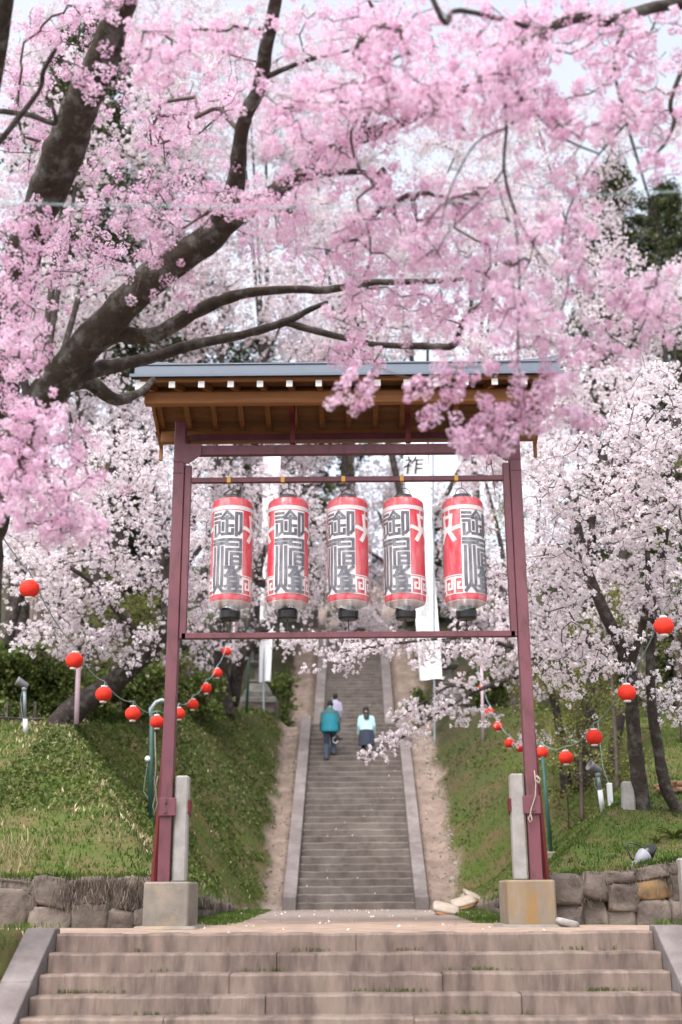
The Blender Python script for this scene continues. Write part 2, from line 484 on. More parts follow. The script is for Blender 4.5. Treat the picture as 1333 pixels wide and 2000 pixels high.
# ------------------------------------------------------------------ stone pieces
def slab_mesh(name, x0, x1, yf, yb, z0, z1, ch=.018, amp=.008, seg=6, seed=0):
    """a hewn stone: chamfered section run along x with uneven edges"""
    rr = random.Random(seed)
    sec = [(yf, z0), (yf, z1 - ch), (yf + ch, z1), (yb, z1), (yb, z0)]
    mb = MB(); vs = []
    for i in range(seg + 1):
        x = x0 + (x1 - x0) * i / seg
        dz, dy = rr.uniform(-amp, amp), rr.uniform(-amp, amp)
        for k, (y, z) in enumerate(sec):
            top = k in (1, 2, 3)
            vs.append((x, y + (dy if k in (0, 1, 2) else 0) + (rr.uniform(-amp, amp) * .5 if k in (1, 2) else 0), z + (dz * (1 if top else 0))))
    n = len(sec); fs = []
    for i in range(seg):
        for k in range(n):
            a, b = i * n + k, i * n + (k + 1) % n
            fs.append((a, a + n, b + n, b))
    fs.append(tuple(range(n))); fs.append(tuple(range(seg * n, seg * n + n))[::-1])
    mb.add(vs, fs)
    me = mb.mesh(name)
    bm = bmesh.new(); bm.from_mesh(me); bmesh.ops.recalc_face_normals(bm, faces=bm.faces); bm.to_mesh(me); bm.free()
    return me

steps = tag(empty('entrance_steps', (0, 12.4, 0)), kind='structure')
def rel(o, parent):
    o.parent = parent
    o.matrix_parent_inverse = parent.matrix_basis.inverted()
    return o
joints = [[688], [533], [440, 856], [510, 1010], [310, 800], [450, 900], [300, 650, 1000]]
for k in range(7):
    yf, z1 = EDGE - .325 * k, -.18 * k
    dpt = yf * .9535 + (z1 - EYE) * .3015
    xsx = [-3.2] + [(p - 688) / FPX * dpt for p in joints[k]] + [3.16]
    for i in range(len(xsx) - 1):
        g = .0035
        dz = random.uniform(-.010, .006) if k else random.uniform(-.004, 0)
        me = slab_mesh('slab', xsx[i] + g, xsx[i + 1] - g, yf + random.uniform(-.015, .015), yf + .40, z1 - .20, z1 + dz, .020, .007,
                       max(5, int((xsx[i + 1] - xsx[i]) / .28)), seed=k * 20 + i)
        rel(link('slab', me, M['slab']), steps)
for sx in (-1, 1):
    xa, xb = (-3.52, -3.205) if sx < 0 else (3.165, 3.49)
    for (y0, y1) in ((13.78, 12.7), (12.69, 11.2), (11.19, 9.9)):
        zt = lambda y: .06 - .553 * max(0, 13.55 - y)
        mb = MB(); poly = [(y0, zt(y0)), (y1, zt(y1)), (y1, zt(y1) - .45), (y0, zt(y0) - .45)]
        if y0 > 13.6: poly = [(13.78, .06), (13.55, .06), (y1, zt(y1)), (y1, zt(y1) - .45), (13.78, -.4)]
        mb.prism(poly, 0, xa, xb)
        o = mb.build('side_kerb', M['kerb']); rel(o, steps)
        bv = o.modifiers.new('bevel', 'BEVEL'); bv.width = .015; bv.segments = 2

def flight(name, y0, z0, n, rise, tread, hw, kerb_w, kerb_h, label_mat, seed):
    root = tag(empty(name, (0, y0, z0)), kind='structure')
    for k in range(n):
        yf = y0 + tread * k
        me = slab_mesh('step', -hw, hw, yf + random.uniform(-.008, .008), yf + tread + .06, z0 + rise * k - .12, z0 + rise * (k + 1) + random.uniform(-.008, .008), .024, .010, 12, seed + k)
        rel(link('step', me, label_mat), root)
    y1 = y0 + n * tread; z1 = z0 + n * rise
    sl = rise / tread
    for sx in (-1, 1):
        ya = y0 - .25
        L_ = 2.4
        while ya < y1 - .01:
            yb = min(ya + L_, y1)
            if y1 - yb < .8: yb = y1
            f = lambda y: z0 + max(0, (y - y0)) * sl + kerb_h
            poly = [(ya + .006, f(ya) - .6 if ya > y0 else z0 - .1), (ya + .006, f(ya)), (yb - .006, f(yb)), (yb - .006, f(yb) - .6)]
            if ya < y0: poly = [(ya, z0 - .2), (ya, z0 + kerb_h), (y0, z0 + kerb_h + .02), (yb - .006, f(yb)), (yb - .006, f(yb) - .7)]
            j = random.uniform(-.012, .012)
            x0, x1 = (hw + .004, hw + kerb_w)
            mb = MB(); mb.prism([(p, q + j) for p, q in poly], 0, min(sx * x0, sx * x1), max(sx * x0, sx * x1))
            o = mb.build('kerb', M['kerb']); rel(o, root)
            bm = bmesh.new(); bm.from_mesh(o.data); bmesh.ops.recalc_face_normals(bm, faces=bm.faces); bm.to_mesh(o.data); bm.free()
            bv = o.modifiers.new('bevel', 'BEVEL'); bv.width = .02; bv.segments = 2
            ya = yb
    return root
flight('lower_staircase', ST0, .03, 31, .1735, TREAD, 1.33, .31, .30, M['stair'], 100)
mb = MB(); mb.box(-1.7, 1.7, 37.83, 42.7, 5.0, 5.395)
tag(mb.build('stair_landing', M['stair']), kind='structure')
flight('upper_staircase', 42.62, 5.40, 31, .17, .275, 1.10, .36, .26, M['stair'], 200)

def rock_mesh(name, dims, seed, sub=3, pw=.36, amp=.20):
    bm = bmesh.new(); bmesh.ops.create_icosphere(bm, subdivisions=sub, radius=1)
    off = Vector((seed * 3.1, seed * 1.7, seed * .9))
    for v in bm.verts:
        p = v.co.copy()
        q = Vector([math.copysign(abs(c) ** pw, c) for c in p])
        q *= 1 + amp * noise.noise(p * 1.7 + off) + amp * .55 * noise.noise(p * 3.7 + off) + amp * .3 * noise.noise(p * 8.3 + off)
        v.co = Vector((q.x * dims[0] / 2, q.y * dims[1] / 2, q.z * dims[2] / 2))
    me = bpy.data.meshes.new(name); bm.to_mesh(me); bm.free()
    return me

def strands(n, pts_fn, length, width, mat_, name, parent, lean=(0, -.25, 0), tint_fn=None, down=True):
    """n narrow bent blades hanging from (or standing on) the points pts_fn gives"""
    P = pts_fn(n)
    Ls = length * rng.uniform(.5, 1.3, n)
    ang = rng.uniform(0, 2 * np.pi, n)
    side = np.stack([np.cos(ang), np.sin(ang), np.zeros(n)], 1) * (width * rng.uniform(.6, 1.4, n))[:, None]
    bend = np.stack([rng.normal(0, .35, n) + lean[0], rng.normal(0, .25, n) + lean[1], np.zeros(n)], 1) * Ls[:, None]
    up = np.array([0, 0, -1.0 if down else 1.0])
    mid = P + up * (Ls * .55)[:, None] + bend * .35
    tip = P + up * (Ls * (1.0 if down else .88))[:, None] + bend
    V = np.stack([P - side / 2, P + side / 2, mid - side * .4, mid + side * .4, tip], 1).reshape(-1, 3)
    b = np.arange(n)[:, None] * 5
    F = np.concatenate([b + [0, 1, 3], b + [0, 3, 2], b + [2, 3, 4]], 1).reshape(-1, 3)
    t = rng.uniform(0, 1, n) if tint_fn is None else tint_fn(P, n)
    me = tris_mesh(name, V, F, np.repeat(t, 3))
    return link(name, me, mat_, parent)

def build_wall(sx, label):
    w = tag(empty('retaining_wall', (sx * 4, 16, 0)), label, 'wall', 'stone walls holding the banks')
    back = MB()
    xe = 9.0
    zt = (lambda x: .60) if sx < 0 else (lambda x: .56 + .11 * min(2.2, abs(x) - 2.3))
    back.prism([(sx * 2.55, -.2), (sx * xe, -.2), (sx * xe, zt(xe) - .06), (sx * 2.55, zt(2.5) - .08)], 1, 15.98, 16.4)
    rel(back.build('core', M['wall']), w)
    sd = 0
    # front courses
    x = 2.45
    while x < 7.6:
        z = -.05
        wd = random.uniform(.30, .5)
        if sx < 0 and 3.6 < x < 4.6: wd = random.uniform(.62, .8)
        top = zt(x)
        while z < top - .06:
            h = min(random.uniform(.22, .36) if not (sx < 0 and x > 3.7) else random.uniform(.5, .6), top - z)
            if top - z - h < .12: h = top - z
            me = rock_mesh('stone', (wd * 1.12, .40, h * 1.12), sd + (50 if sx > 0 else 0)); sd += 1
            mt = M['ochre'] if (sx > 0 and random.random() < .16 and z < .3) else M['wall']
            o = link('stone', me, mt, smooth=True)
            o.location = (sx * (x + wd / 2), 15.98 + random.uniform(-.06, .05), z + h / 2)
            o.rotation_euler = (random.uniform(-.12, .12), random.uniform(-.15, .15), random.uniform(-.2, .2))
            rel(o, w)
            z += h
        x += wd
    # inner run along the way to the stairs
    y = 16.3
    while y < 27.3:
        wd = random.uniform(.4, .75)
        h = float(np.interp(y, [16, 19, 26, 28], [.60, .42, .18, .1]))
        xx = float(xw_left(y) if sx < 0 else xw_right(y))
        for (za, zb) in ([(0, h * .5), (h * .5, h)] if h > .3 else [(0, h)]):
            me = rock_mesh('stone', (.34, wd * 1.05, (zb - za) * 1.1), sd + 90); sd += 1
            o = link('stone', me, M['wall'], smooth=True)
            o.location = (sx * (xx + .06), y + wd / 2, (za + zb) / 2 - .02); rel(o, w)
        y += wd
    # dry roots and old grass hanging over the stones
    def pts(n):
        k = int(n * .86)
        X = rng.uniform(2.6, 6.2, k)
        if sx < 0: X = np.where((X > 3.75) & (rng.random(k) < .3), rng.uniform(2.6, 3.75, k), X)
        Z = np.array([zt(v) for v in X]) + .03 - rng.uniform(0, 1, k) ** 1.4 * .36
        A = np.stack([sx * X, 15.80 - rng.uniform(0, .07, k), Z], 1)
        m = n - k
        Y = rng.uniform(16.1, 27.5, m)
        xx = np.where(np.full(m, sx < 0), xw_left(Y), xw_right(Y))
        h = np.interp(Y, [16, 19, 26, 28], [.60, .42, .18, .1])
        B = np.stack([sx * (xx - .10 - rng.uniform(0, .08, m)), Y, h + .06 - rng.uniform(0, 1, m) ** 2 * h * .6], 1)
        return np.concatenate([A, B])
    o = strands(1500, pts, .11, .009, M['root'], 'dry_roots', None, lean=(0, -.12, 0)); rel(o, w); o['kind'] = 'stuff'
    return w
build_wall(-1, 'low dark stone wall left of the gate, with big boulders at the photo edge')
build_wall(1, 'low stone wall right of the gate, with ochre stones under hanging dry roots')

# ------------------------------------------------------------------ grass and ground cover
def scatter_grass(name, n, xr, yr, h, w, sel, tint_fn, mat_, kind='stuff'):
    X = rng.uniform(*xr, n); Y = rng.uniform(*yr, n)
    k = sel(X, Y); X, Y = X[k], Y[k]
    P = np.stack([X, Y, ground_z(X, Y) - .01], 1)
    o = strands(len(P), lambda m: P, h, w, mat_, name, None, lean=(0, -.1, 0), tint_fn=lambda p, m: tint_fn(p), down=False)
    return tag(o, kind=kind)
def on_bank(X, Y, lo=.05):
    return np.where(X < 0, -X - xw_left(Y), X - xw_right(Y)) + (fbm(X, Y, 1.6) * .2 + fbm(X + 5, Y, 4.3) * .12) * (Y > 27.5) > lo
def gt(p):
    return np.clip(.36 + fbm(p[:, 0], p[:, 1], .9) * .26 + rng.normal(0, .16, len(p)), 0, 1)
scatter_grass('bank_grass', 62000, (-9, -2.0), (15.9, 40), .075, .020, lambda X, Y: on_bank(X, Y) & (rng.random(len(X)) < np.interp(Y, [16, 40], [1, .55])), gt, M['grass'])
scatter_grass('bank_grass', 70000, (2.0, 9), (15.9, 40), .065, .019, lambda X, Y: on_bank(X, Y) & (rng.random(len(X)) < np.interp(Y, [16, 40], [1, .55])), gt, M['grass'])
scatter_grass('path_grass', 36000, (-3.0, 3.0), (15.8, 28.2), .06, .014,
              lambda X, Y: (~on_bank(X, Y)) & (np.abs(X) > np.interp(Y, [14.5, 17, 22, 28], [2.8, 1.6, 1.7, 1.85])) & (fbm(X, Y, 1.4) > -.6), gt, M['grass'])
scatter_grass('path_grass', 6000, (-9, 9), (12.2, 15.9), .12, .018, lambda X, Y: np.abs(X) > 3.6, gt, M['grass'])
# tufts spilling over the wall tops
for sx_ in (-1, 1):
    def lip(n, sx_=sx_):
        X = rng.uniform(2.6, 6.5, n)
        zt_ = np.full(n, .60) if sx_ < 0 else .56 + .11 * np.minimum(2.2, X - 2.3)
        return np.stack([sx_ * X, 15.92 + rng.uniform(-.10, .22, n), zt_ + rng.uniform(-.05, .02, n)], 1)
    tag(strands(2600, lip, .085, .013, M['grass'], 'wall_top_grass', None, lean=(0, -.5, 0), tint_fn=lambda p, m: np.clip(.45 + fbm(p[:, 0] * 3, p[:, 1], 1.0) * .4 + rng.normal(0, .2, m), 0, 1), down=False), kind='stuff')
# pale dry bamboo grass over the left bank
def sasa_sel(X, Y):
    d = np.abs((Y - 23.4) + (X + 5.6) * 1.9)
    return on_bank(X, Y, .2) & ((rng.random(len(X)) < .75 * np.exp(-(d / 1.1) ** 2)) | (rng.random(len(X)) < .08 + .20 * (fbm(X, Y, 1.2) > .25)))
scatter_grass('dry_bamboo_grass', 16000, (-9, -2.2), (17.0, 38), .11, .032, sasa_sel, lambda p: rng.uniform(0, 1, len(p)), M['straw'])
scatter_grass('dry_grass', 3200, (-7, -3.2), (15.95, 17.4), .18, .012, lambda X, Y: rng.random(len(X)) < np.interp(X, [-4.6, -4.1], [.8, .03]), lambda p: rng.uniform(0, .7, len(p)), M['straw'])
# leafy green cover on the steep bank by the stairs
def leaf_cover(name, n, xr, yr, size, sel, mat_, lift=.12):
    X = rng.uniform(*xr, n); Y = rng.uniform(*yr, n)
    k = sel(X, Y); X, Y = X[k], Y[k]; m = len(X)
    P = np.stack([X, Y, ground_z(X, Y) + rng.uniform(0, 1, m) * lift], 1)
    Rm = rand_rot(m); s = size * rng.uniform(.5, 1.4, m)
    base = np.array([[-.5, 0, 0], [0, -.28, .1], [.5, 0, 0], [0, .28, .1]])
    V = (np.einsum('nij,kj->nki', Rm, base) * s[:, None, None] + P[:, None, :]).reshape(-1, 3)
    F = (np.arange(m)[:, None] * 4 + [0, 1, 2, 3])
    t = np.clip(.45 + fbm(X, Y, 1.1) * .3 + rng.normal(0, .2, m), 0, 1)
    return tag(link(name, tris_mesh(name, V, F, t), mat_), kind='stuff')
leaf_cover('ground_cover', 30000, (-6.0, -2.1), (19, 42), .085, lambda X, Y: on_bank(X, Y, .25) & (fbm(X, Y, .8) > -.45), M['leaf'])
leaf_cover('ground_cover', 9000, (2.2, 6.0), (22, 42), .08, lambda X, Y: on_bank(X, Y, .25) & (fbm(X, Y, .8) > .2), M['leaf'])
leaf_cover('stair_weeds', 2600, (-2.2, 2.2), (28.6, 42), .06, lambda X, Y: (np.abs(X) > 1.66) & (fbm(X, Y, 2.0) + np.exp(-((np.abs(X) - 1.7) / .12) ** 2) * .5 > .42), M['leaf'], .06)
# rubble and clods on the dirt strips
def rubble(name, n, xr, yr, size, mat_):
    m0 = rock_mesh('rubble_piece', (1, 1, .7), 5, 1, .7, .3)
    v0 = np.array([v.co[:] for v in m0.vertices]); f0 = np.array([p.vertices[:] for p in m0.polygons])
    bpy.data.meshes.remove(m0)
    X = rng.uniform(*xr, n); Y = rng.uniform(*yr, n)
    P = np.stack([X, Y, ground_z(X, Y)], 1); s = size * rng.lognormal(0, .5, n)
    V = np.einsum('nij,kj->nki', rand_rot(n), v0) * s[:, None, None] + P[:, None, :]
    F = np.arange(n)[:, None, None] * len(v0) + f0[None]
    return tag(link(name, tris_mesh(name, V.reshape(-1, 3), F.reshape(-1, 3)), mat_, None, True), kind='stuff')
DIRTCLOD = mat('dirt_clod', (.27, .21, .175), (.17, .13, .11), 4, .95, .4, 30, coords='World')
rubble('dirt_clods', 420, (-2.25, -1.66), (28.4, 42), .035, DIRTCLOD)
rubble('dirt_clods', 420, (1.66, 2.4), (28.4, 42), .035, DIRTCLOD)
rubble('edge_rubble', 130, (2.08, 2.45), (28.2, 36), .06, mat('edge_stone', (.30, .26, .23), (.20, .165, .145), 4, .95, .4, 30, coords='World'))

# ------------------------------------------------------------------ the gate
GYF = 15.5
gate = tag(empty('lantern_gate', (-.07, GYF, 0)), 'maroon steel gate with a small timber roof, standing across the path to the stairs', 'gate')
def part(mb, name, mat_, parent=gate, smooth=False):
    o = mb.build(name, mat_, None, smooth)
    if parent.type == 'EMPTY' and parent.matrix_basis != Matrix.Identity(4):
        o.parent = parent; o.matrix_parent_inverse = parent.matrix_basis.inverted()
    else:
        o.parent = parent
    return o
def bevel(o, w=.008, s=2):
    b = o.modifiers.new('bevel', 'BEVEL'); b.width = w; b.segments = s; return o
PXL, PXR = -2.36, 2.22
for sx, X in ((-1, PXL), (1, PXR)):
    x0, x1 = (-2.563, -2.015) if sx < 0 else (1.83, 2.41)
    mb = MB(); mb.box(x0, x1, 15.22, 16.15, -.05, .545, .02)
    part(mb, 'concrete_base', M['concrete'] if sx < 0 else M['concrete_rust'])
    mb = MB(); mb.box(x0 - .10, x1 + .12, 15.08, 16.2, -.05, .035, .03)
    part(mb, 'footing', M['concrete'])
    sx0, sx1 = (-2.262, -2.092) if sx < 0 else (1.955, 2.128)
    mb = MB(); mb.box(sx0, sx1, 15.46, 15.66, .54, 1.83, .022)
    part(mb, 'concrete_stub', M['stub'])
    # steel column with rolled lips, so it reads as a section and not a plank
    mb = MB(); mb.box(X - .075, X + .075, 15.42, 15.58, .54, 6.62, .008)
    post = part(mb, 'post', M['paint'])
    for z_ in (5.86, 6.02):
        mb = MB(); mb.box(X - .078, X + .078, 15.412, 15.588, z_, z_ + .02, .003)
        part(mb, 'post_joint', M['paint'])
    # brace behind the column on its outer side
    mb = MB(); mb.tube([(X + sx * .165, 15.72, .54), (X + sx * .085, 15.66, 2.0), (X + sx * .03, 15.62, 3.55)], .042, 8)
    part(mb, 'brace', M['paint_shaded'])
    # clamp round column and stub
    xa, xb = (X - .09, sx1 + .02) if sx < 0 else (sx0 - .02, X + .09)
    mb = MB()
    ca, cb = (X - .09, X + .13) if sx < 0 else (X - .13, X + .09)
    mb.box(ca, cb, 15.385, 15.408, 1.33, 1.55, .006)
    part(mb, 'clamp', M['paint'])
    mb = MB(); mb.box(xa - .0, xb + .0, 15.662, 15.685, 1.33, 1.55, .006); part(mb, 'clamp', M['paint'])
    for zz in (1.38, 1.50):
        mb = MB()
        mb.lathe([(.018, 0), (.018, .02)], 8)
        k = len(mb.v) - 16
        for q in range(k, len(mb.v)):
            p = mb.v[q]; mb.v[q] = (X + p[0], 15.385 - p[2], zz + p[1])
        part(mb, 'bolt', M['paint'])
    mb = MB(); ob = (sx1 - .004, sx1 + .024) if sx < 0 else (sx0 - .024, sx0 + .004)
    mb.box(ob[0], ob[1], 15.47, 15.67, 1.36, 1.53, .008)
    part(mb, 'clamp', M['paint_shaded'])
    # sliding rail of the lantern frame beside the column
    xi = X - sx * .125
    mb = MB(); mb.box(xi - .045, xi + .045, 15.44, 15.53, 3.58, 5.98, .006)
    part(mb, 'frame_rail', M['paint'])
    # knee plates
    mb = MB()
    s_ = -sx
    mb.prism([(X + s_ * .06, 6.28), (X + s_ * .30, 6.268), (X + s_ * .30, 6.12), (X + s_ * .13, 6.0), (X + s_ * .06, 6.0)], 1, 15.405, 15.43)
    part(mb, 'knee_plate', M['paint'])
    mb = MB(); mb.tube([(X, 15.6, 6.35), (X, 15.95, 6.45)], .05, 6); mb.box(X - .07, X + .07, 15.90, 16.03, 6.30, 6.60, .006)
    part(mb, 'bracket', M['paint_shaded'])
xl, xr = PXL + .17, PXR - .17
mb = MB(); mb.box(xl - .2 + .12, xr + .2 - .12, 15.43, 15.52, 6.125, 6.262, .006); part(mb, 'main_beam', M['paint'])
mb = MB(); mb.box(xl - .1, xr + .1, 15.86, 15.94, 6.50, 6.595, .006); part(mb, 'rear_beam', M['paint'])
mb = MB(); mb.box(xl, xr, 15.45, 15.52, 5.735, 5.805, .006); bar = part(mb, 'lantern_bar', M['paint'])
mb = MB(); mb.box(xl - .06, xr + .06, 15.44, 15.53, 3.58, 3.655, .006); part(mb, 'lower_bar', M['paint'])
for px in (572, 797):
    X = at(px, 840, GYF).x
    mb = MB(); mb.box(X - .035, X + .035, 15.44, 15.51, 6.29, 6.98, .005); mb.box(X - .05, X + .03, 14.98, 15.44, 6.70, 6.76, .004)
    part(mb, 'roof_strut', M['paint_shaded'])
mb = MB(); X = at(955, 905, GYF).x
mb.tube([(X, 15.48, 6.14), (X, 15.48, 6.06)], .008, 6); mb.lathe([(.012, 0), (.045, .02), (.04, .07), (.012, .11)], 10, (X, 15.48, 5.96))
mb.tube([(X - .03, 15.48, 5.98), (X - .035, 15.48, 5.88)], .006, 5); mb.tube([(X + .03, 15.48, 5.98), (X + .05, 15.48, 5.86), (X + .06, 15.48, 5.6)], .006, 5)
part(mb, 'hook', M['paint_shaded'])

# roof: two slopes of soffit boards on rafters, metal covering with raised ends
RX0, RX1 = -2.84, 2.72
RF, RB, RM = 14.48, 16.53, 15.5
ZE, ZR = 6.80, 7.16
roof = empty('roof', (0, 0, 0)); roof.parent = gate; roof.matrix_parent_inverse = gate.matrix_basis.inverted()
def rpart(mb, name, mat_, smooth=False):
    return mb.build(name, mat_, roof, smooth)
def slope(y):
    return ZE + (ZR - ZE) * (1 - abs(y - RM) / (RM - RF))
nb = 7
for side in (0, 1):
    for k in range(nb):
        ya = RF + .06 + (RM - RF - .06) * k / nb if side == 0 else RB - .06 - (RB - RM - .06) * k / nb
        yb = RF + .06 + (RM - RF - .06) * (k + 1) / nb if side == 0 else RB - .06 - (RB - RM - .06) * (k + 1) / nb
        g = .004 if ya < yb else -.004
        mb = MB(); mb.prism([(ya + g, slope(ya)), (yb - g, slope(yb)), (yb - g, slope(yb) + .02), (ya + g, slope(ya) + .02)], 0, RX0 + .10, RX1 - .10)
        rpart(mb, 'soffit_board', M['soffit'])
rx = [336 + 57.4 * i for i in range(-1, 14)]
for px in rx:
    X = at(px, 757, RF).x
    if not (RX0 + .05 < X < RX1 - .05): continue
    h = .085
    for (ya, yb) in ((RF + .012, RM), (RB - .012, RM)):
        mb = MB(); mb.prism([(ya, slope(ya) - .004), (yb, slope(yb) - .004), (yb, slope(yb) - h), (ya, slope(ya) - h)], 0, X - .036, X + .036)
        rpart(mb, 'rafter', M['timber'])
    mb = MB(); mb.box(X - .042, X + .042, RF - .004, RF + .011, ZE - .088, ZE + .004, .004)
    rpart(mb, 'rafter_end', M['whiteend'])
for (y, z0, z1, mt, nm) in ((14.80, 6.60, 6.765, 'timber', 'purlin'), (16.22, 6.60, 6.765, 'timber', 'purlin'), (15.5, 6.95, 7.09, 'timber', 'ridge_beam')):
    mb = MB(); mb.box(RX0 + .09, RX1 - .09, y - .06, y + .06, z0, z1, .008); rpart(mb, nm, M[mt])
for y in (RF + .03, RB - .03):
    mb = MB(); mb.box(RX0 + .05, RX1 - .05, y - .028, y + .028, ZE + .006, ZE + .055, .004); rpart(mb, 'eave_board', M['timber'])
for X, s_ in ((RX0 + .045, 1), (RX1 - .045, -1)):
    for (ya, yb) in ((RF + .03, RM - .002), (RB - .03, RM + .002)):
        mb = MB(); mb.prism([(ya, slope(ya) + .03), (yb, slope(yb) + .03), (yb, slope(yb) - .15), (ya, slope(ya) - .19)], 0, X - .022, X + .022)
        rpart(mb, 'gable_board', M['timber'])
    mb = MB(); mb.box(X - .03, X + .03, RF - .006, RF + .028, ZE - .22, ZE + .03, .004); rpart(mb, 'gable_end', M['whiteend'])
    mb = MB(); mb.box(X - .025, X + .025, RB - .04, RB + .0, ZE - .36, ZE - .1, .004); rpart(mb, 'gable_end', M['timber'])
# metal covering: lofted along x, the ends sweeping up
def roof_loft(sec, name, mt, lift):
    n = 49; vs = []
    m = len(sec)
    for i in range(n):
        x = RX0 + (RX1 - RX0) * i / (n - 1)
        e = min(x - RX0, RX1 - x)
        up = lift * max(0, 1 - e / .75) ** 2.2
        for (y, z, w) in sec:
            vs.append((x, y, z + up * w))
    fs = [(i * m + k, (i + 1) * m + k, (i + 1) * m + (k + 1) % m, i * m + (k + 1) % m) for i in range(n - 1) for k in range(m)]
    fs.append(tuple(range(m))[::-1]); fs.append(tuple(range((n - 1) * m, n * m)))
    mb = MB(); mb.add(vs, fs); o = rpart(mb, name, mt)
    bm = bmesh.new(); bm.from_mesh(o.data); bmesh.ops.recalc_face_normals(bm, faces=bm.faces); bm.to_mesh(o.data); bm.free()
    return o
ft, fz = RF - .02, ZE + .085
roof_loft([(RF - .03, fz, 0), (RF - .02, fz + .165, 1), (RF + .05, fz + .19, 1), (RM, ZR + .22, .3), (RB - .05, fz + .19, 1), (RB + .02, fz + .165, 1), (RB + .03, fz, 0), (RB - .02, fz, 0), (RM, ZR + .035, 0), (RF + .02, fz, 0)], 'metal_roof', M['roofmetal'], .075)
for ya, yb in ((RF - .067, RF + .06), (RB - .06, RB + .067)):
    mb = MB(); mb.box(RX0 - .05, RX1 + .05, ya, yb, ZE + .058, ZE + .083, .004); rpart(mb, 'drip_seam', M['roofdark'])
for ya, yb in ((RF - .085, RF - .068), (RB + .068, RB + .085)):
    mb = MB(); mb.box(RX0 - .055, RX1 + .055, ya, yb, ZE + .035, ZE + .082, .004); rpart(mb, 'drip_edge', M['roofmetal'])
mb = MB(); mb.box(RX0 + .02, RX1 - .02, RF - .034, RF - .02, fz + .135, fz + .143, .002); rpart(mb, 'roof_seam', M['roofdark'])

# ------------------------------------------------------------------ the five big paper lanterns
LR, LZ0, LZ1 = .272, 4.03, 5.46
PW = 1.50                        # panel width as an angle
glyph = [  # (strokes, v offset) on a 300 x 870 panel
    ([[(10, 22), (82, 22)], [(10, 66), (82, 66)], [(14, 110), (72, 110), (72, 226), (40, 258)], [(20, 150), (20, 258)],
      [(150, 2), (108, 56)], [(150, 2), (198, 56)], [(104, 78), (206, 78)], [(152, 60), (152, 236)], [(112, 126), (112, 202)], [(152, 158), (206, 158)],
      [(104, 246), (206, 246)], [(206, 202), (206, 246)], [(242, 20), (242, 258)], [(242, 20), (288, 20), (288, 212), (268, 240)]], 0),
    ([[(10, 15), (128, 15)], [(10, 54), (128, 54)], [(68, 54), (68, 280)], [(24, 98), (24, 280)], [(112, 98), (112, 280)],
      [(156, 15), (288, 15), (288, 122), (156, 122)], [(160, 68), (250, 68)], [(156, 15), (156, 68)], [(156, 122), (156, 280)],
      [(200, 168), (288, 168), (288, 276), (200, 276), (200, 168)], [(200, 222), (288, 222)]], 293),
    ([[(22, 5), (22, 205)], [(68, 5), (68, 190)], [(114, 5), (114, 205)], [(68, 190), (20, 262)], [(68, 190), (120, 262)],
      [(152, 12), (202, 12), (168, 78)], [(218, 12), (218, 60)], [(284, 12), (236, 64)], [(152, 100), (214, 84), (288, 110)],
      [(176, 134), (264, 134), (264, 180), (176, 180), (176, 134)], [(152, 214), (290, 214)], [(192, 214), (182, 250)], [(250, 214), (260, 250)], [(146, 266), (292, 266)]], 596)]
def wrap(u, v, r, a0=0.0):
    """panel coordinates to the lantern's wall; u = 150 faces the viewer at angle a0"""
    th = a0 + (u - 150) / 300 * PW
    return (r * math.sin(th), -r * math.cos(th), LZ1 - .215 - v / 870 * 1.10)
def stroke_mesh(mb, pts, wd, r, a0):
    for i in range(len(pts) - 1):
        a, b = Vector(pts[i]), Vector(pts[i + 1])
        d = (b - a); L_ = d.length; d.normalize(); nrm = Vector((-d.y, d.x)) * wd / 2
        a2, b2 = a - d * wd / 2, b + d * wd / 2
        n = max(1, int(abs(b2.x - a2.x) / 22))
        r += .0002
        vs, fs = [], []
        for k in range(n + 1):
            p = a2 + (b2 - a2) * k / n
            for q in (p - nrm, p, p + nrm):
                vs.append(wrap(q.x, q.y, r, a0))
        for k in range(n):
            for j in range(2):
                fs.append((k * 3 + j, k * 3 + j + 1, k * 3 + j + 4, k * 3 + j + 3))
        mb.add(vs, fs)
    return r
def fill(mb, u0, u1, v0, v1, r, a0, n=14):
    vs = []
    for k in range(n + 1):
        u = u0 + (u1 - u0) * k / n
        vs += [wrap(u, v0, r, a0), wrap(u, v1, r, a0)]
    mb.add(vs, [(2 * k, 2 * k + 1, 2 * k + 3, 2 * k + 2) for k in range(n)])

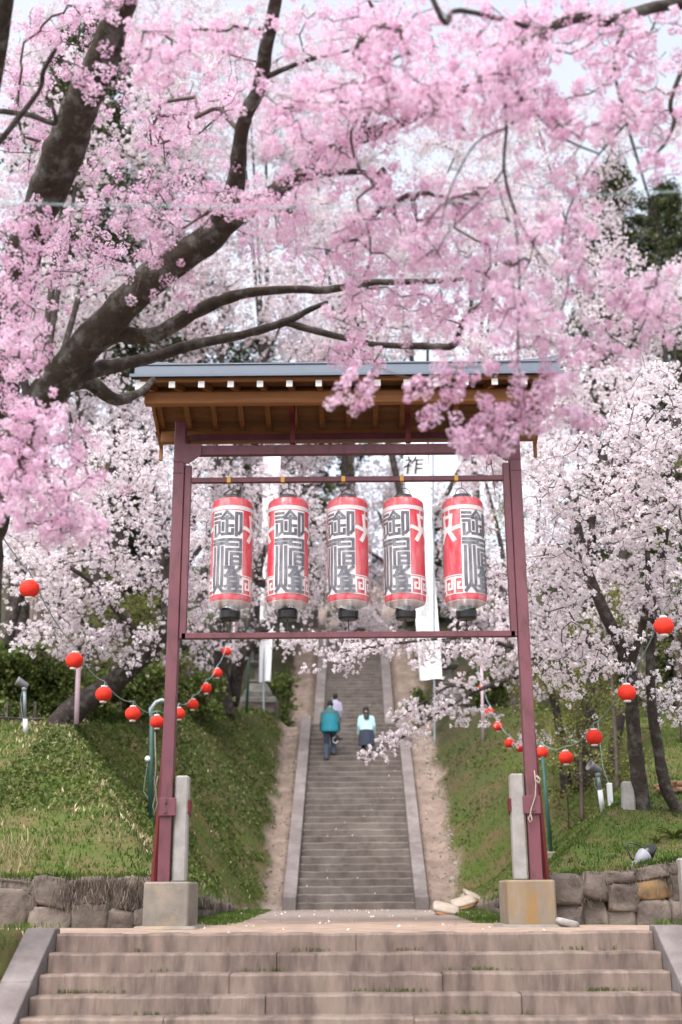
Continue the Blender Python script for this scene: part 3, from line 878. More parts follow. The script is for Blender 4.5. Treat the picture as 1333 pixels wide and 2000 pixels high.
def build_lantern():
    root = empty('paper_lantern', (0, 0, 0))
    pf = [(.255, LZ0 + .012), (.268, LZ0 + .03)]
    nr = 46
    for i in range(nr * 2 + 1):
        z = LZ0 + .05 + (LZ1 - .1 - LZ0) * i / (nr * 2)
        pf.append((LR + (.0022 if i % 2 else -.0012), z))
    pf += [(.262, LZ1 - .03), (.235, LZ1 - .006), (.15, LZ1 + .012)]
    mb = MB(); mb.lathe(pf, 48); body = mb.build('body', M['red'], root, True)
    mb = MB(); mb.lathe([(.10, LZ0 - .035), (.20, LZ0 - .02), (.262, LZ0 + .008), (.264, LZ0 + .014)], 40); mb.build('bottom', mat('paper_bottom', (.50, .40, .39), (.42, .33, .32), 9, .7), root, True)
    # print: two lettered panels back to back, rope band, knots and key pattern between
    w = MB(); d = MB(); r0 = LR + .0048
    for a0 in (0.0, math.pi):
        fill(w, -12, 312, -14, 884, r0, a0)
        r = r0 + .0016
        for strokes, off in glyph:
            for s_ in strokes:
                r = stroke_mesh(d, [(p[0], p[1] + off) for p in s_], 31, r, a0)
    ring = 2 * math.pi / PW * 300
    fill(w, 0, ring, -66, -24, r0 + .0008, 0, 64)
    for a0 in (math.pi / 2, -math.pi / 2):
        r = r0 + .0005
        # hanging cord, bow and tails
        for pts, wd in (([(118, -24), (118, 60)], 12), ([(182, -24), (182, 60)], 12), ([(96, 40), (110, 150), (150, 190)], 40), ([(204, 40), (190, 150), (150, 190)], 40),
                        ([(96, 48), (204, 48)], 34), ([(20, 170), (130, 200)], 40), ([(280, 170), (170, 200)], 40), ([(120, 215), (70, 300)], 46), ([(180, 215), (230, 300)], 46)):
            r = stroke_mesh(w, pts, wd, r, a0)
        # key pattern
        r = stroke_mesh(w, [(-22, 690), (322, 690)], 9, r, a0)
        r = stroke_mesh(w, [(-22, 884), (322, 884)], 9, r, a0)
        for c in (0, 1, 2):
            b = -14 + c * 112
            r = stroke_mesh(w, [(b + 14, 866), (b + 14, 716), (b + 98, 716), (b + 98, 830), (b + 50, 830), (b + 50, 772), (b + 66, 772)], 22, r, a0)
    bw = w.build('white_print', M['printwhite'], body); bd = d.build('lettering', M['printdark'], body)
    # twisted rope: dark slanting strokes of the red showing through
    tw = MB(); r = r0 + .0030
    n = int(ring / 26)
    for k in range(n):
        u = k * ring / n
        r2 = stroke_mesh(tw, [(u, -34), (u + 16, -56)], 4, r, 0)
    tw.build('rope_twist', mat('print_grey', (.45, .34, .36)), body)
    mb = MB(); mb.lathe([(.10, LZ1 + .005), (.125, LZ1 + .01), (.125, LZ1 + .075), (.105, LZ1 + .08), (.10, LZ1 + .02)], 28, caps=False)
    mb.build('top_cap', M['capblack'], root, False)
    mb = MB(); mb.lathe([(.06, LZ0 - .205), (.115, LZ0 - .20), (.135, LZ0 - .18), (.138, LZ0 - .09), (.125, LZ0 - .06), (.10, LZ0 - .036)], 28)
    mb.build('bottom_cap', M['capblack'], root, False)
    mb = MB()
    mb.tube([(.115 * math.cos(t), 0, LZ1 + .06 + .13 * math.sin(t)) for t in np.linspace(0, math.pi, 13)], .006, 6)
    mb.tube([(0, 0, LZ1 + .19), (0, 0, 5.735)], .005, 5)
    mb.tube([(0, 0, LZ0 - .20), (.004, .003, LZ0 - .34)], .008, 5)
    mb.build('hanger', M['capblack'], root)
    # clear rain cover, loose and creased
    prof_ = [(.13, LZ1 + .055), (.20, LZ1 + .035), (.275, LZ1 - .01), (.293, LZ1 - .1), (.296, 4.9), (.300, 4.4), (.304, LZ0), (.31, LZ0 - .06), (.316, LZ0 - .125)]
    zs = []
    for i in range(len(prof_) - 1):
        for k in range(3):
            t = k / 3; zs.append((prof_[i][0] * (1 - t) + prof_[i + 1][0] * t, prof_[i][1] * (1 - t) + prof_[i + 1][1] * t))
    zs.append(prof_[-1])
    mb = MB(); n = 44; vs = []
    for i, (r_, z) in enumerate(zs):
        loose = min(1, max(0, (LZ0 + .15 - z) / .3))
        for k in range(n):
            a = 2 * math.pi * k / n
            rr = r_ + .004 * math.sin(7 * a + z * 9) + .004 * math.sin(13 * a - z * 5) + loose * (.022 * math.sin(5 * a + 1) + .018 * math.sin(9 * a + z * 12))
            vs.append((rr * math.cos(a), rr * math.sin(a), z + (loose * .03 * math.sin(4 * a + 2) if i == len(zs) - 1 else 0)))
    fs = [(i * n + k, i * n + (k + 1) % n, (i + 1) * n + (k + 1) % n, (i + 1) * n + k) for i in range(len(zs) - 1) for k in range(n)]
    mb.add(vs, fs); mb.build('plastic_cover', M['film'], root, True)
    return root
lan0 = build_lantern()
lan_lab = ['leftmost big red paper lantern on the gate, lettering facing slightly left',
           'second big red paper lantern from the left post, lettering facing the viewer',
           'middle one of the five big red paper lanterns, white knot showing on its right',
           'big red paper lantern second from the right post, white knot on its right edge',
           'rightmost big red paper lantern on the gate, white knot showing on its left']
for i, (px, yaw, lean) in enumerate(((453, -9, .012), (563, 8, .004), (680, -25, 0), (790, -31, -.004), (907, 34, -.012))):
    o = lan0 if i == 0 else copy_tree(lan0)
    o.location = (at(px, 1085, GYF).x, 15.485, -.004 * i)
    o.rotation_euler = (0, 0, R(yaw))
    tag(o, lan_lab[i], 'paper lantern', 'big red paper lanterns hanging in the gate')
    X = at((448, 553, 671, 785, 891)[i], 936, GYF).x
    mb = MB(); mb.box(X - .026, X + .026, 15.446, 15.524, 5.731, 5.809, .004)
    tp = mb.build('tape', M['yellow']); tp.parent = bar; tp.matrix_parent_inverse = gate.matrix_basis @ Matrix.Identity(4)
    tp.matrix_parent_inverse = Matrix.Identity(4)

# ------------------------------------------------------------------ strings of small red lanterns
def build_ball():
    root = empty('ball_lantern', (0, 0, 0))
    n = 12; pf = []
    for i in range(n * 2 + 1):
        t = math.pi * (.12 + .76 * i / (n * 2))
        pf.append((.150 * math.sin(t) + (.0035 if i % 2 else -.0025), -.138 * math.cos(t)))
    mb = MB(); mb.lathe(pf, 24); mb.build('body', M['wirered'], root, True)
    for z0, z1 in ((-.155, -.125), (.125, .155)):
        mb = MB(); mb.lathe([(.058, z0), (.062, z0 + .008), (.062, z1 - .004), (.058, z1)], 16); mb.build('cap', M['capwhite'], root)
    mb = MB(); mb.tube([(0, 0, .15), (.005, 0, .20), (0, 0, .24)], .009, 6); mb.build('socket', M['greylight'], root)
    return root
ball0 = build_ball()
left = [(58, 1150, 19), (146, 1290, 17), (203, 1356, 16), (260, 1394, 15), (307, 1410, 13.6), (350, 1394, 12.3), (377, 1376, 11.2), (403, 1345, 11), (425, 1315, 10), (443, 1273, 9.2)]
right = [(1297, 1223, 19), (1225, 1353, 17.5), (1161, 1440, 16), (1106, 1480, 14), (1058, 1470, 12.6), (1019, 1460, 10.8), (996, 1452, 10.2), (973, 1419, 9.8), (957, 1391, 9.2), (942, 1345, 8.4)]
names_l = ['nearest of the left string, high at the photo edge', 'in front of the hedge above a pale post', 'under the leaning cherry trunk', 'over the bank between leaning trunk and gate post', 'partly behind the left gate post',
           'just right of the left gate post', 'second one right of the left gate post', 'third one right of the left gate post, by blossom', 'touching pale blossom, below the topmost of its string', 'topmost far one by the pink pole']
names_r = ['nearest of the right string, at the right photo edge', 'in front of the forked dark trunks at right', 'in front of the thick tree trunk', 'lowest of its string, above a thin stake', 'on top of the green pole right of the gate',
           'partly behind the right gate post', 'just left of the right gate post', 'second left of the right post, flecked with blossom', 'third left of the right post, by the pink pole', 'farthest of its string, on the pink pole behind blossom']
first = True
for lst, nm, lab in ((left, 'left', names_l), (right, 'right', names_r)):
    top = []
    for i, (px, py, r_) in enumerate(lst):
        d = .255 * FPX / (2 * r_)
        p = atd(px, py, d)
        o = ball0 if first else copy_tree(ball0); first = False
        o.location = p; o.rotation_euler = (random.uniform(-.06, .06), random.uniform(-.08, .08), random.uniform(0, 6)); o.scale = (.86, .86, .86)
        tag(o, 'small round red lantern ' + lab[i], 'round lantern', 'strings of small round red lanterns')
        top.append(p + Vector((0, 0, .206)))
    a = top[0] + (top[0] - top[1]) * 1.0; b = top[-1] + Vector((0, 1.2, .7))
    chain = [a] + top + [b]
    pts = []
    for i in range(len(chain) - 1):
        for k in range(6):
            t = k / 6; q = chain[i].lerp(chain[i + 1], t); q.z -= .10 * 4 * t * (1 - t); pts.append(q)
    pts.append(chain[-1])
    mb = MB(); mb.tube(pts, .009, 5)
    tag(mb.build('lantern_cable', M['cable']), f'thin grey green cable carrying the {nm} string of round red lanterns', 'cable')

# ------------------------------------------------------------------ trees
class Tree:
    def __init__(s, name, label, cat, base, group=None):
        s.root = tag(empty(name, base), label, cat, group)
        s.pos, s.rad, s.par = [], [], []
        s.chains = []
    def attach(s, o):
        o.parent = s.root; o.matrix_parent_inverse = s.root.matrix_basis.inverted(); return o
    def limb(s, pts, rs, mat_, name='limb', n=12, sub=5, amp=.12):
        """a thick limb through world points; smoothed, gnarled, and its nodes offered to the branches"""
        P, Q = [], []
        pts = [Vector(p) for p in pts]
        for i in range(len(pts) - 1):
            p0, p1, p2, p3 = pts[max(i - 1, 0)], pts[i], pts[i + 1], pts[min(i + 2, len(pts) - 1)]
            for k in range(sub):
                t = k / sub
                P.append(.5 * ((2 * p1) + (p2 - p0) * t + (2 * p0 - 5 * p1 + 4 * p2 - p3) * t * t + (3 * p1 - p0 - 3 * p2 + p3) * t ** 3))
                Q.append(rs[i] * (1 - t) + rs[i + 1] * t)
        P.append(pts[-1]); Q.append(rs[-1])
        mb = MB(); mb.tube(P, Q, n)
        out = []
        for v, idx in zip(mb.v, range(len(mb.v))):
            q = min(idx // n, len(P) - 1); c = P[q]
            d = Vector(v) - c
            out.append(c + d * (1 + amp * noise.noise(Vector(v) * (1.1 / max(.04, Q[q]))) + amp * .8 * noise.noise(Vector(v) * (.4 / max(.04, Q[q])))))
        mb.v = [tuple(v) for v in out]
        s.attach(mb.build(name, mat_, None, True))
        prev = -1
        for p, q in zip(P, Q):
            s.pos.append(tuple(p)); s.rad.append(q); s.par.append(prev); prev = len(s.pos) - 1
        return s
    def grow(s, T, step=.4, jit=.05, sag=.0, tip=.006, cap=.05):
        """each target joins the nearest part of the tree that already stands; returns the twig chains"""
        T = np.asarray(T, float)
        n0 = len(s.pos)
        pos = np.zeros((n0 + len(T) * 14, 3)); pos[:n0] = s.pos; cnt = n0
        d0 = np.array([np.min(np.sum((pos[:n0] - t) ** 2, 1)) for t in T])
        chains, ends = [], []
        for t in T[np.argsort(d0)]:
            d2 = np.sum((pos[:cnt] - t) ** 2, 1)
            i = int(np.argmin(d2)); L_ = math.sqrt(d2[i])
            n = int(min(12, max(2, round(L_ / step))))
            a = pos[i].copy(); idx = [i]
            bend = rng.normal(0, .10, 3) * L_
            for k in range(1, n + 1):
                u = k / n
                p = a + (t - a) * u + bend * math.sin(math.pi * u) + (rng.normal(0, jit, 3) if k < n else 0)
                p[2] -= sag * L_ * (u * u - u)
                pos[cnt] = p; s.pos.append(tuple(p)); s.par.append(idx[-1]); s.rad.append(None); idx.append(cnt); cnt += 1
            chains.append(idx)
        load = np.zeros(cnt)
        kids = np.zeros(cnt, int)
        for k in range(n0, cnt): kids[s.par[k]] += 1
        for k in range(cnt - 1, n0 - 1, -1):
            if kids[k] == 0: load[k] += 1
            if s.par[k] >= n0: load[s.par[k]] += load[k]
        r = np.array([s.rad[k] if k < n0 else min(cap, tip * load[k] ** .55) for k in range(cnt)])
        for k in range(n0, cnt): s.rad[k] = r[k]
        s.chains += chains
        s.P = pos[:cnt]; s.r = r; s.n0 = n0
        return chains
    def twigs(s, mat_, name='branches'):
        mb = MB()
        for c in s.chains:
            pts = [s.P[k] for k in c]
            rs = [min(s.r[c[0]], s.r[c[1]] * 1.25)] + [s.r[k] for k in c[1:]]
            mb.tube(pts, rs, 5 if max(rs) > .02 else 3, caps=False)
        o = s.attach(mb.build(name, mat_, None, True)); o['kind'] = 'stuff'
    def along(s, per, spread, frac=.8):
        """points strewn along the outer share of every twig"""
        out = []
        for c in s.chains:
            p = s.P[c]
            seg = np.linalg.norm(np.diff(p, axis=0), axis=1); L_ = seg.sum()
            k = max(2, int(per * min(L_, 1.6) + rng.random()))
            u = (1 - rng.random(k) * frac) * (len(p) - 1)
            i = np.minimum(u.astype(int), len(p) - 2); f = (u - i)[:, None]
            out.append(p[i] * (1 - f) + p[i + 1] * f + rng.normal(0, spread, (k, 3)))
        return np.concatenate(out)

def petals(name, C, size, npet, pet, mat_, root=None, tree=None, tri=False, bias=0.0, flat=.6):
    """flower balls at C: every petal a small bent face of its own"""
    n = len(C); m = n * npet
    d = rng.normal(size=(m, 3)); d /= np.linalg.norm(d, axis=1)[:, None]
    cs = np.repeat(size * rng.uniform(.65, 1.25, n), npet)
    rr = rng.uniform(.35, 1.0, m) ** .5
    cen = np.repeat(C, npet, 0) + d * (cs * rr)[:, None]
    nrm = d + rng.normal(0, flat, (m, 3)); nrm /= np.linalg.norm(nrm, axis=1)[:, None]
    u = np.cross(nrm, rng.normal(size=(m, 3))); u /= np.linalg.norm(u, axis=1)[:, None]
    w = np.cross(nrm, u)
    s = (pet * rng.uniform(.7, 1.3, m))[:, None]
    if tri:
        V = np.stack([cen - u * s * .55 - w * s * .4, cen + u * s * .55 - w * s * .4, cen + w * s * .6], 1).reshape(-1, 3)
        F = np.arange(m * 3).reshape(m, 3)
    else:
        V = np.stack([cen - w * s * .5, cen + u * s * .42 + nrm * s * .12, cen + w * s * .5, cen - u * s * .42 + nrm * s * .12], 1).reshape(-1, 3)
        F = np.arange(m * 4).reshape(m, 4)
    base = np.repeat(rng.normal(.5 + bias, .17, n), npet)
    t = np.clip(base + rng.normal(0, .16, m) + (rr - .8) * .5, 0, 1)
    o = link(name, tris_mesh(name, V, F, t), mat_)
    o['kind'] = 'stuff'
    if tree is not None: tree.attach(o)
    elif root is not None:
        o.parent = root; o.matrix_parent_inverse = root.matrix_basis.inverted()
    return o

def blob(px, py, rx, ry, d, dd, n):
    out = []
    while len(out) < n:
        a, b = random.gauss(0, .5), random.gauss(0, .5)
        if a * a + b * b > 1.15: continue
        out.append(tuple(atd(px + a * rx, py + b * ry, d + random.uniform(-dd, dd))))
    return out
def pl(*q):
    """limb given as photograph points with depth and radius in photograph pixels"""
    return [atd(a, b, d) for a, b, d, r in q], [r * d / FPX * .86 for a, b, d, r in q]

# --- the near pink cherry, its trunk at the left edge
A = Tree('pink_cherry_tree', 'big old cherry tree with dark leaning limbs and pink blossom at the left photo edge', 'tree', tuple(atd(-95, 1790, 12.4)))
b0 = atd(-95, 1790, 12.4); b0.z = gz(b0.x, b0.y) - .2
p, r = pl((-60, 1400, 12.4, 62), (-42, 1120, 12.3, 50), (-15, 980, 12.2, 46), (30, 860, 12.0, 44), (100, 762, 11.8, 40), (200, 640, 11.6, 37), (300, 545, 11.4, 36), (415, 458, 11.2, 33), (455, 385, 10.9, 22), (468, 290, 10.6, 17), (480, 225, 10.4, 16), (508, 170, 10.2, 17), (520, 90, 10.0, 16), (540, 0, 9.8, 14), (558, -90, 9.6, 12))
A.limb([b0] + p, [.42] + r, M['bark_moss'], 'trunk', 18, amp=.19)
for q in ([(0, 900, 12.1, 38), (10, 700, 11.8, 36), (45, 500, 11.4, 38), (85, 400, 11.1, 42), (125, 300, 10.8, 44), (165, 190, 10.5, 40), (215, 80, 10.2, 34), (250, -40, 9.9, 30), (270, -120, 9.7, 26)],
          [(410, 462, 11.2, 26), (500, 400, 10.8, 20), (585, 345, 10.3, 19), (625, 312, 10.1, 16), (700, 272, 9.8, 16), (780, 240, 9.5, 13), (880, 190, 9.2, 9), (990, 130, 8.9, 6), (1060, 110, 8.8, 4)],
          [(540, 365, 10.6, 14), (600, 345, 10.4, 11), (690, 335, 10.1, 7), (760, 345, 9.9, 4)],
          [(165, 690, 11.7, 22), (225, 655, 11.7, 19), (300, 655, 11.8, 18), (380, 610, 11.8, 16), (470, 575, 11.7, 12), (570, 565, 11.5, 9), (640, 566, 11.4, 9), (720, 553, 11.2, 8), (830, 550, 11.0, 7), (905, 545, 10.9, 5)],
          [(140, 735, 11.8, 20), (220, 715, 12.0, 16), (290, 700, 12.2, 13), (370, 675, 12.2, 12), (470, 655, 12.0, 10), (555, 630, 11.8, 9), (605, 605, 11.7, 7), (640, 590, 11.6, 4)],
          [(560, 630, 11.8, 8), (640, 652, 11.6, 8), (730, 672, 11.4, 7), (830, 676, 11.2, 8), (885, 675, 11.0, 8), (900, 640, 10.9, 7), (920, 610, 10.8, 6), (965, 580, 10.7, 4)],
          [(110, 755, 11.8, 24), (170, 745, 12.1, 18), (225, 780, 12.4, 14), (275, 765, 12.8, 9), (300, 740, 13.1, 6)],
          [(-40, 320, 10.0, 14), (0, 275, 9.9, 7), (75, 180, 9.8, 5), (85, 140, 9.7, 6), (110, 95, 9.6, 4)],
          [(-50, 215, 10.2, 8), (10, 218, 10.1, 6), (60, 225, 10.0, 7), (108, 240, 9.9, 6), (100, 200, 9.8, 4)],
          [(-60, 420, 10.8, 30), (-25, 200, 10.2, 24), (3, 60, 9.8, 18), (22, -60, 9.5, 14)],
          [(700, 272, 9.8, 8), (735, 180, 9.4, 6), (760, 90, 9.1, 6), (720, 0, 8.9, 4)],
          [(520, 150, 10.1, 6), (600, 118, 9.7, 5), (665, 103, 9.4, 3)],
          [(45, 560, 11.6, 18), (30, 650, 11.0, 13), (55, 780, 10.6, 9), (80, 900, 10.3, 6), (120, 1000, 10.1, 4)]):
    p, r = pl(*q); A.limb(p, r, M['bark_moss'] if q[0][3] > 20 else M['bark'], n=14 if q[0][3] > 12 else 8, amp=.20)
pinkA = [(330, 110, 80, 60, 9.0, .5, 30), (100, 40, 140, 60, 11.6, .6, 22), (40, 150, 90, 70, 11.6, .6, 16), (420, 170, 110, 90, 11.4, .8, 18), (320, 230, 110, 90, 11.8, .6, 24), (50, 250, 100, 130, 11.8, .6, 20), (230, 20, 70, 24, 9.4, .3, 5), (185, 165, 40, 30, 9.6, .3, 5), (430, 60, 100, 70, 10.2, 1, 9),
         (700, 70, 160, 80, 9.0, .9, 44), (700, 180, 180, 60, 8.8, .9, 50), (590, 230, 130, 60, 9.0, .8, 30), (860, 190, 200, 90, 8.5, .8, 80), (640, 310, 110, 55, 9.4, .7, 34), (760, 60, 140, 60, 8.8, .8, 24),
         (480, 400, 110, 50, 10.0, .7, 28), (350, 420, 170, 60, 11.2, .8, 60), (200, 480, 180, 110, 12.4, .7, 54), (420, 350, 120, 60, 10.8, .8, 24), (130, 420, 120, 30, 10.2, .4, 8), (40, 470, 80, 80, 10.4, .6, 18), (270, 330, 130, 110, 12.0, .7, 22),
         (40, 590, 75, 110, 10.4, .8, 40), (35, 690, 60, 80, 10.2, .8, 26), (75, 840, 110, 100, 9.8, .8, 60), (55, 960, 120, 60, 9.6, .7, 46), (110, 1030, 130, 34, 9.6, .6, 30), (30, 900, 60, 80, 9.6, .6, 20), (170, 900, 80, 60, 10.0, .6, 10),
         (720, 470, 170, 70, 9.6, .8, 44), (640, 480, 110, 60, 10.2, .7, 16), (850, 480, 140, 80, 9.0, .8, 36), (900, 600, 140, 60, 9.6, .8, 34), (760, 600, 120, 55, 10.0, .8, 30), (680, 690, 70, 34, 10.4, .6, 14),
         (930, 400, 110, 80, 8.8, .8, 26), (740, 370, 90, 50, 9.2, .7, 18), (330, 560, 150, 60, 11.6, .8, 10), (560, 530, 90, 50, 10.8, .7, 10), (1000, 60, 140, 70, 8.6, .7, 24)]
A.grow(sum([blob(*q[:6], int(q[6] * (.62 if 340 < q[1] < 680 and q[0] > 160 else .9))) for q in pinkA], []), step=.22, jit=.02, tip=.0042, cap=.03)
A.twigs(M['twig'])
CA = A.along(14, .07, .85)
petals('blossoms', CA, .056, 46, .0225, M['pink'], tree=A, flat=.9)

# --- second pink cherry whose boughs reach in from the right
B = Tree('pink_cherry_tree', 'pink blossoming cherry whose boughs reach in from the right edge over the gate roof', 'tree', (6.6, 9.4, -1.0))
p, r = pl((1500, -60, 9.4, 20), (1400, -5, 9.2, 15), (1290, 12, 9.0, 13), (1230, 28, 8.9, 13), (1190, 42, 8.8, 14), (1130, 35, 8.6, 12), (1062, 60, 8.4, 10), (1010, 90, 8.2, 6))
gzb = gz(6.6, 9.6)
B.limb([Vector((6.6, 9.6, gzb - .2)), Vector((6.45, 9.5, 1.5)), Vector((6.0, 9.3, 4.2)), Vector((4.9, 9.2, 6.4))] + p, [.30, .24, .19, .13] + r, M['bark'], 'trunk', 14)
for q in ([(1010, 90, 8.2, 6), (985, 150, 8.1, 5), (990, 240, 8.1, 5), (985, 330, 8.1, 5), (1005, 410, 8.1, 4.5), (1040, 475, 8.1, 3), (1070, 520, 8.1, 2)],
          [(990, 250, 8.1, 4), (930, 280, 8.0, 3), (880, 370, 7.9, 3), (860, 450, 7.9, 2)], [(985, 330, 8.1, 3), (940, 390, 8.1, 3), (880, 450, 8.1, 2.5), (850, 500, 8.1, 2)],
          [(1000, 170, 8.1, 5), (1060, 235, 8.2, 4.5), (1110, 275, 8.3, 4), (1170, 300, 8.4, 3)], [(1005, 410, 8.1, 3), (1015, 540, 8.2, 3), (1012, 660, 8.3, 3), (1014, 760, 8.4, 3.2), (1008, 800, 8.4, 2.5), (960, 835, 8.4, 2)],
          [(1230, 28, 8.9, 8), (1200, 120, 8.6, 6), (1225, 240, 8.5, 5), (1260, 360, 8.5, 4), (1290, 470, 8.6, 3), (1270, 600, 8.7, 3), (1230, 680, 8.8, 2)],
          [(1400, -5, 9.2, 9), (1340, 120, 9.0, 8), (1310, 200, 8.9, 7), (1318, 235, 8.9, 7), (1300, 280, 8.8, 5), (1280, 300, 8.8, 4)], [(1062, 60, 8.4, 8), (900, 20, 8.2, 8), (870, 45, 8.1, 9), (835, -30, 8.0, 9)],
          [(1225, 240, 8.5, 4), (1150, 330, 8.4, 3), (1100, 450, 8.4, 3), (1110, 560, 8.5, 3), (1080, 640, 8.5, 2)]):
    p, r = pl(*q); B.limb(p, [x * .72 for x in r], M['bark'], n=8)
pinkB = [(1150, 90, 170, 80, 8.8, .8, 60), (1090, 220, 180, 70, 8.5, .7, 60), (1250, 220, 120, 90, 8.7, .8, 40), (1290, 60, 80, 80, 9.0, .6, 16), (980, 120, 130, 80, 8.2, .6, 36), (1080, 480, 150, 80, 8.4, .7, 34), (1190, 560, 150, 60, 8.6, .7, 46),
         (1280, 620, 90, 60, 8.8, .6, 26), (1060, 660, 140, 44, 8.5, .6, 36), (1200, 690, 140, 44, 8.8, .6, 34), (1100, 350, 130, 44, 8.4, .7, 22), (1290, 350, 60, 40, 8.6, .6, 8), (970, 560, 110, 60, 8.6, .6, 18), (1110, 450, 90, 40, 8.4, .6, 9), (880, 720, 46, 24, 8.5, .3, 9), (1040, 600, 120, 50, 8.5, .6, 18)]
TB = sum([blob(*q[:6], int(q[6] * (.44 if q[1] > 300 else .76))) for q in pinkB], [])
B.grow(TB, step=.2, jit=.02, tip=.0036, cap=.02)
nb_ = len(B.chains)
# hanging strands in front of the roof
sprays = [[(1012, 720), (1010, 790), (960, 800), (945, 772)], [(1010, 790), (980, 815), (940, 860), (905, 862)], [(1010, 795), (1040, 770), (1085, 762), (1100, 745)], [(1008, 800), (1040, 825), (1100, 800), (1150, 812)],
          [(1000, 810), (960, 815), (910, 822), (893, 822)], [(1000, 820), (1005, 850), (960, 875), (900, 868)], [(890, 710), (860, 745), (832, 748)], [(890, 715), (900, 735), (915, 722)], [(905, 740), (878, 768), (850, 795), (826, 812)],
          [(735, 700), (730, 733)], [(728, 720), (715, 765), (690, 782)], [(690, 700), (670, 750), (645, 768)], [(830, 735), (812, 752), (795, 758)], [(1090, 700), (1065, 720)], [(1085, 765), (1115, 755), (1130, 735)], [(1110, 800), (1180, 832)], [(960, 700), (962, 722)],
          [(925, 845), (885, 845)], [(1060, 780), (1075, 745), (1060, 740)]]
extra = []
for sp in sprays:
    n0_ = len(extra)
    a = atd(sp[0][0], sp[0][1], 8.4)
    for i in range(len(sp) - 1):
        L_ = math.dist(sp[i], sp[i + 1]); k = max(1, int(L_ / 12))
        for q in range(k):
            t = (q + 1) / k
            extra.append(tuple(atd(sp[i][0] * (1 - t) + sp[i + 1][0] * t, sp[i][1] * (1 - t) + sp[i + 1][1] * t, 8.4 + random.uniform(-.08, .08))))
B.rad = [float(x) for x in B.rad]
B.grow([e for k, e in enumerate(extra) if k % 2 == 0], step=.15, jit=.006, tip=.0028, cap=.010)
B.twigs(M['twig'])
ch = B.chains; B.chains = ch[:nb_]
CB = B.along(14, .065, .85)
B.chains = ch
EX = np.array(extra); keep = rng.random(len(EX)) < .92
EX = np.concatenate([EX[keep] + rng.normal(0, .02, (keep.sum(), 3)), EX[rng.random(len(EX)) < .55] + rng.normal(0, .035, (1, 3))])
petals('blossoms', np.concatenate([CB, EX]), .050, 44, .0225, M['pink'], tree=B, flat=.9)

# --- white cherries behind the gate
def white_tree(label, trunks, blobs, per=30, spread=.10, size=.046, pet=.044, npet=9, ground_px=None, bias=0.0, tip=.006, wood='bark', group='white cherry trees around the stairs'):
    base = trunks[0][0][0]
    T = Tree('white_cherry_tree', label, 'tree', tuple(base), group)
    for k, (pts, rs) in enumerate(trunks):
        T.limb(pts, rs, M[wood], 'trunk' if k == 0 else 'limb', 10)
    T.grow(sum([blob(*b) for b in blobs], []), step=.45, jit=.05, tip=tip, cap=.06)
    T.twigs(M['twig'])
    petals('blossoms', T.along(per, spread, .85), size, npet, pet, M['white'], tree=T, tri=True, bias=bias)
    return T
def rooted(px, py, rpx, *rest, sink=.15, depth=None):
    """trunk standing on the ground at a photograph point; the rest given with depth offsets"""
    g = ground_at(px, py) if depth is None else atd(px, py, depth)
    g.z = min(g.z, gz(g.x, g.y) + .05); d = (CAMROT.transposed() @ (g - EYEV)).z * -1
    pts, rs = [g - Vector((0, 0, sink)), g + Vector((0, 0, .05))], [rpx * d / FPX * 1.25, rpx * d / FPX * 1.08]
    for a, b, od, r_ in rest:
        pts.append(atd(a, b, d + od)); rs.append(r_ * (d + od) / FPX)
    return (pts, rs), d
t, d = rooted(125, 1412, 26, (165, 1372, 0, 23), (225, 1332, 0, 21), (290, 1268, 0, 20), (330, 1225, 0, 18), (328, 1140, .3, 13), (318, 1050, .6, 9), (300, 950, 1, 5), depth=25.8)
dl = d
tl = pl((290, 1268, d, 9), (235, 1200, d - .4, 7), (170, 1130, d - .8, 5), (100, 1090, d - 1, 3)), pl((328, 1140, d + .3, 7), (400, 1060, d + .6, 5), (450, 980, d + .8, 3))
white_tree('white cherry with one thick trunk leaning right over the left bank', [t] + list(tl),
           [(200, 1130, 190, 110, d - .5, 1.6, 100), (280, 1000, 150, 110, d, 1.6, 90), (120, 1230, 130, 70, d - 1, 1.2, 44), (90, 1130, 110, 80, d - 1, 1.2, 40), (240, 890, 150, 70, d, 1.6, 60), (230, 1260, 130, 50, d - .6, 1, 34), (390, 1120, 70, 130, d + .6, 1.2, 44), (140, 1010, 130, 60, d - .5, 1.2, 30)])
t, d = rooted(440, 1392, 17, (432, 1310, 0, 14), (428, 1230, 0, 11), (440, 1120, .3, 8), (420, 980, .6, 5))
t2 = pl((455, 1375, d + .4, 16), (470, 1290, d, 15), (505, 1240, d, 13), (545, 1195, d, 12), (543, 1155, d, 12), (506, 1130, d - .2, 10), (520, 1070, d - .2, 7), (562, 1005, d, 5), (580, 930, d + .3, 3))
white_tree('slender white cherry with crooked forked stems beside the left stone lantern', [t, t2],
           [(440, 1040, 130, 140, d, 1.8, 120), (560, 1000, 90, 110, d, 1.6, 80), (420, 910, 120, 70, d, 1.6, 60), (530, 1170, 90, 90, d - .3, 1.4, 54), (410, 1270, 80, 50, d - .5, 1.2, 30), (350, 1200, 70, 100, d - .5, 1.2, 30), (620, 1090, 60, 130, d + 1, 1.4, 50), (600, 1255, 70, 22, d - 3, .8, 18)], per=26)
t, d = rooted(1255, 1580, 16, (1243, 1480, 0, 15), (1236, 1400, 0, 13.5), (1228, 1300, 0, 12), (1185, 1205, 0, 12), (1150, 1120, .2, 10), (1128, 1030, .4, 9), (1105, 940, .6, 5))
t2 = pl((1228, 1310, d, 10), (1260, 1200, d - .3, 8), (1265, 1080, d - .4, 6), (1240, 950, d - .5, 4)), pl((1150, 1120, d + .2, 8), (1160, 1000, d + .3, 7), (1190, 900, d + .3, 4))
